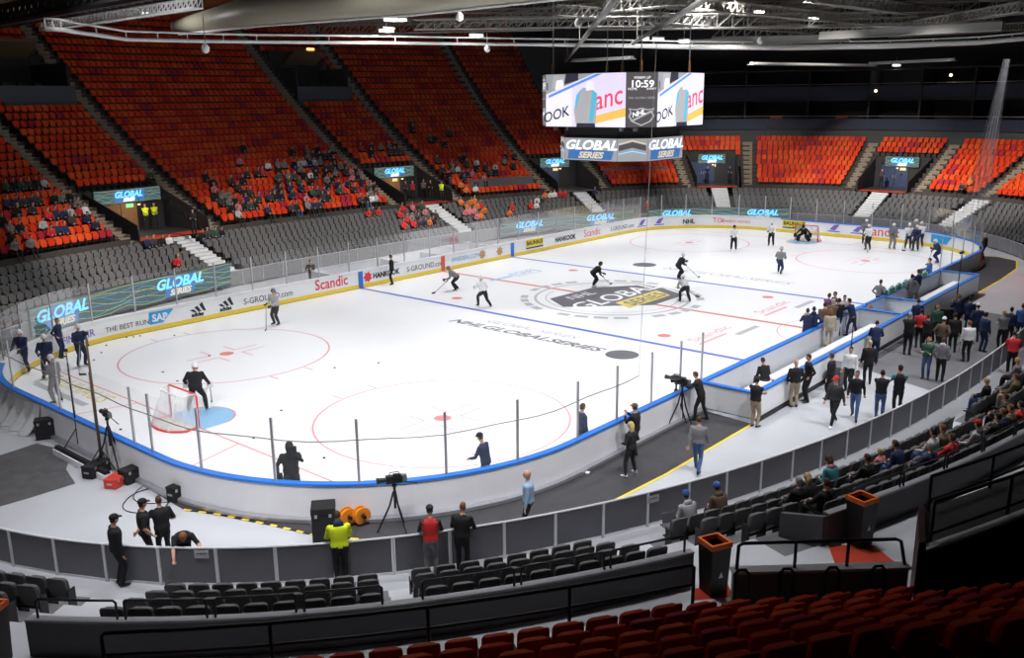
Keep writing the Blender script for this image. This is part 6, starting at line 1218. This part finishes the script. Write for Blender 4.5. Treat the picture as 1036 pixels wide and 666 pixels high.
case(118, 491, (.62, .42, .30), .5, 'red equipment case on the floor at left', M('case_red', (.60, .05, .035), .5)); case(47, 443, (.6, .4, .7), -.5, 'black equipment case behind the draped cloth at left', m_blackcloth); case(98, 480, (.8, .4, .4), .4, 'black equipment case left of the red one', m_blackcloth); case(133, 487, (.6, .4, .45), .2, 'black equipment case right of the equipment tripod', m_blackcloth); case(178, 506, (.35, .35, .45), .2, 'small black case by the start of the striped tape', m_blackcloth); case(329, 546, (.6, .6, 1.0), -.7, 'tall black case at the left of the yellow jacketed steward', m_blackcloth)
case(953, 333, (1.0, .7, 1.1), .4, 'large black covered camera rig near the bench wall', m_blackcloth); case(846, 388, (.9, .5, .8), .1, 'black flight case with screen beside the light stand', m_dkgrey)
# low pale trough and cables along the left boards
pts = [brd(s, .75)[:2] for s in np.linspace(binv(-30.2, .5), binv(-30.1, -5), 9)]
r = empty('cable_trough', (*pts[0], 0)); tag(r, 'pale low cable trough lying along the left boards', 'trough'); MB().loft([[(x-pts[0][0]+d_, y-pts[0][1], z) for d_, z in ((-.15, .01), (.15, .01), (.15, .2), (-.15, .2))] for x, y in pts[:6]]).build('body', m_greyboard, r)
MB().loft([[(x-pts[0][0]+d_, y-pts[0][1], z) for d_, z in ((-.1, .2), (.1, .2), (.06, .3), (-.06, .3))] for x, y in pts[:6]]).build('cable_bundle', m_blackcloth, r)
rc2 = random.Random(4)
for i, (px, py, lb) in enumerate(((150, 506, 'loop of thin black cable on the floor below the red case'), (160, 497, 'loop of black cable beside the small black case'))):
    p = at_px(px, py, .02); P_ = [(.6*math.cos(t)*(1+.3*math.sin(2.3*t)), .9*math.sin(t)*(1+.2*math.cos(1.7*t)), 0) for t in np.linspace(0, 5.4+i, 30)]; tag(MB().tube(P_, .014, 5).build('floor_cable', m_black, loc=p), lb, 'cable')
# draped pale netting at the left corner
p = bz(22, 425, 0); r = empty('draped_cloth', (p[0], p[1], 0)); tag(r, 'pale cloth draped in folds over the left corner boards', 'cloth'); mb = MB(); rows = []
s0, s1 = binv(-30.0, 6.4), binv(-30.2, 2.9)
for i in range(9):
    t = i/8; rows.append([tuple(Vector(brd(s0+(s1-s0)*k/20, .2+.12*t+.09*math.sin(k*1.5)*(.2+t)+.5*t*t, 1.02-1.0*t-.12*math.sin(PI*k/20)*(1-t)))-Vector((p[0], p[1], 0))) for k in range(21)])
mb.loft(rows, cap=False, closed=False); mb.build('folds', M('pale_cloth', (.55, .55, .56), .8, var=.15), r, smooth=True)
# reels
m_reelo = M('reel_orange', (.82, .27, .02), .5, var=.1)
for i, (px, py, lb) in enumerate(((352, 531, 'orange cable reel standing behind the steward, left of two'), (366, 530, 'orange cable reel standing behind the steward, right of two'))):
    p = at_px(px, py, .0); r = empty('cable_reel', (p[0], p[1], .25), away(p, 28)); tag(r, lb, 'reel', 'orange cable reels')
    def rg_(x0, x1, ra, rb_): return [[(x, q*math.cos(2*PI*k/20), q*math.sin(2*PI*k/20)) for k in range(20)] for x, q in ((x0, rb_), (x0, ra), (x1, ra), (x1, rb_), (x0, rb_))]
    for x in (-.1, .07): MB().loft(rg_(x, x+.03, .24, .08), cap=False).build('flange', m_reelo, r)
    MB().loft([[(x, .17*math.cos(2*PI*k/16), .17*math.sin(2*PI*k/16)) for k in range(16)] for x in (-.09, .09)]).build('wound_cable', m_reelo if i == 0 else m_reelo, r); MB().tube([(-.2, 0, 0), (.2, 0, 0)], .05, 10).build('hub', m_black, r)
    MB().box((0, 0, -.22), (.3, .3, .05)).build('foot', m_black, r)
# small things
p = at_px(586, 479, .01); r = empty('floor_marker', p); tag(r, 'small yellow rubber marker lying on the black mat', 'marker'); MB().loft([[(q*math.cos(2*PI*k/12), q*math.sin(2*PI*k/12), z) for k in range(12)] for q, z in ((.16, 0), (.14, .03), (.05, .07))]).build('cone', m_yellow, r, smooth=True); MB().box((.16, -.2, .02), (.14, .1, .03), .4).build('tag', m_white, r)
def on_fence(px, py, w, h_, lb):
    best = min((abs(inv(*bz(px, py, z)[:2])[1]-.05), z) for z in np.arange(.3, 1.2, .02)); q = bz(px, py, best[1]); u, o = inv(q[0], q[1]); r = put('paper_notice', MB().box((0, 0, 0), (.012, w, h_)).mesh('n', PAL['lgrey']), None, bowl(u, .045, q[2]), head_in(u)); tag(r, lb, 'notice'); MB().box((-.001, 0, .02), (.02, w*.7, .03)).build('print_line', m_dkgrey, r)
on_fence(661, 505, .36, .2, 'white paper notice on the fence near the blue beanies'); on_fence(203, 561, .34, .2, 'grey paper notice on the fence right of the bent person')
p = at_px(679, 531, .45); r = empty('laptop', p, away(p, 30)); tag(r, 'open dark laptop in front of the person in pale hoodie', 'laptop'); MB().box((0, 0, 0), (.26, .36, .02)).build('keyboard_base', m_dkgrey, r, bevel=.004); MB().box((.16, 0, .13), (.02, .36, .26), 0, Matrix.Rotation(.3, 3, 'Y')).build('lid', m_dkgrey, r, bevel=.004)
r = empty('laptop_table', (p[0], p[1], 0), away(p, 30)); tag(r, 'small grey stand under the dark laptop', 'table'); MB().box((0, 0, .42), (.35, .45, .03)).build('top', m_dkgrey, r); MB().tube([(0, 0, 0), (0, 0, .41)], .03, 6).build('column', m_black, r); MB().box((0, 0, .12), (.3, .3, .03)).build('foot', m_black, r)
# crowd barrier and pressing table by the carpet
p = at_px(972, 352, .01); r = empty('crowd_barrier', p, .2); tag(r, 'grey metal crowd barrier behind the group on the carpet', 'barrier'); MB().tube([(-.9, 0, .05), (-.9, 0, 1.05), (.9, 0, 1.05), (.9, 0, .05)], .022, 6).build('frame', m_steel, r)
for k in range(9): MB().tube([(-.8+.2*k, 0, .15), (-.8+.2*k, 0, 1.05)], .009, 5).build('bar', m_steel, r)
MB().tube([(-.9, 0, .15), (.9, 0, .15)], .02, 6).build('lower_tube', m_steel, r)
for x in (-.7, .7): MB().tube([(x, -.3, .02), (x, .3, .02)], .02, 6).build('foot', m_steel, r)
# ================================================================== seats become objects: the 300 largest of each kind, the rest one mass
def seat_obj(s):
    back, up, dn, br = SM[s['kind']][s['col']]
    nm = 'grey_seat' if s['kind'] == 'grey' else 'red_seat'
    r = put(nm, br, None, s['p'], s['h']); put('backrest', back, r); put('seat_pan', dn if s['taken'] else up, r)
    if s['kind'] == 'grey': lb = f"grey seat, {ordw(s['i'])} from left, {roww(s['row'])} row {s['blk']}"; g = 'grey seats '+s['blk']
    elif s['side'] == 'near': lb = f"dark red seat seen from behind, {ordw(s['i'])} from left, {roww(s['row'])} row {s['blk']}"; g = 'dark red seats '+s['blk']
    else:
        c = ['orange-red', 'orange', 'crimson'][s['col']]; lb = f"{c} seat, {ordw(s['i'])} from left, {roww(s['row'])} row {s['blk']}"; g = 'red seats '+s['blk']
    tag(r, lb, 'seat', g)
for kind in ('grey', 'red'):
    S = [s for s in SEATS if s['kind'] == kind]
    vis = sorted((s for s in S if in_frame(s)), key=lambda s: s['px'][2]); solo = vis[:NSOLO[kind]]; ids = set(id(s) for s in solo)
    for s in solo: seat_obj(s)
    rest = [s for s in S if id(s) not in ids and not (s['side'] == 'near' and not in_frame(s) and s['px'][2] < 9)]
    # simple shell for the mass: rounded back, tipped pan, bracket
    V, F, MI = [], [], []
    P = [(-.21, 0), (.21, 0), (.22, .42), (.15, .48), (-.15, .48), (-.22, .42)]; Q = [(-.20, .02), (.20, .02), (.19, .33), (-.19, .33)]
    tmpl = []
    for dx in (.03, -.03): tmpl += [(-.20+dx-.17*z, y, .40+z) for y, z in P]
    for dx in (.05, -.02): tmpl += [(-.08+dx-.16*z, y, .42+z) for y, z in Q]
    tmpl += [(-.2, -.05, 0), (0, -.05, 0), (0, .05, 0), (-.2, .05, 0), (-.25, -.05, .45), (-.05, -.05, .45), (-.05, .05, .45), (-.25, .05, .45)]
    tf = [tuple(range(6)), tuple(reversed(range(6, 12)))]+[(i, 6+i, 6+(i+1) % 6, (i+1) % 6) for i in range(6)]
    tf += [(12, 13, 14, 15), (19, 18, 17, 16)]+[(12+i, 16+i, 16+(i+1) % 4, 12+(i+1) % 4) for i in range(4)]
    n0 = len(tf); tf += [(20+i, 20+(i+1) % 4, 24+(i+1) % 4, 24+i) for i in range(4)]
    A = np.array(tmpl); nv = len(A)
    for s in rest:
        c, sn = math.cos(s['h']), math.sin(s['h']); R = np.stack([A[:, 0]*c-A[:, 1]*sn+s['p'][0], A[:, 0]*sn+A[:, 1]*c+s['p'][1], A[:, 2]+s['p'][2]], 1)
        o = len(V)*nv; V.append(R); F += [tuple(o+i for i in f) for f in tf]; MI += [s['col']]*n0+[3]*4
    me = bpy.data.meshes.new(kind+'_seat_rows'); me.from_pydata(np.concatenate(V).tolist(), [], F)
    for m in ([m_seatg, m_seatg, m_seatg] if kind == 'grey' else [m_seatr, m_seato, m_seatc])+[m_black]: me.materials.append(m)
    me.polygons.foreach_set('material_index', MI); me.update()
    o = put(kind+'_seat_rows', me); tag(o, 'rows of '+('charcoal grey' if kind == 'grey' else 'orange-red')+' tip-up seats filling the far stands', 'seats', kind='stuff')
    print('SEATS', kind, len(S), 'solo', len(solo), 'mass', len(rest))

# small fittings belong to the part they sit on
SUBP = {('latch', 'body'), ('handle', 'body'), ('lens', 'body'), ('viewfinder', 'body'), ('battery', 'body'), ('bottle', 'tray'), ('flash', 'panel'), ('lamp', 'hood'), ('lens', 'housing'), ('display', 'case'), ('bin_bag', 'body'), ('mark', 'body'), ('print_line', 'paper')}
kids = {}
for o in list(SC.objects):
    if o.parent is not None and o.parent.parent is None: kids.setdefault(o.parent.name, []).append(o)
for ch in kids.values():
    by_name = {}
    for o in ch: by_name.setdefault(o.name.split('.')[0], o)
    for o in ch:
        for a, b_ in SUBP:
            if o.name.split('.')[0] == a and b_ in by_name and by_name[b_] is not o:
                p = by_name[b_]; mb_ = p.matrix_basis.inverted() @ o.matrix_basis; o.parent = p; o.matrix_basis = mb_; break
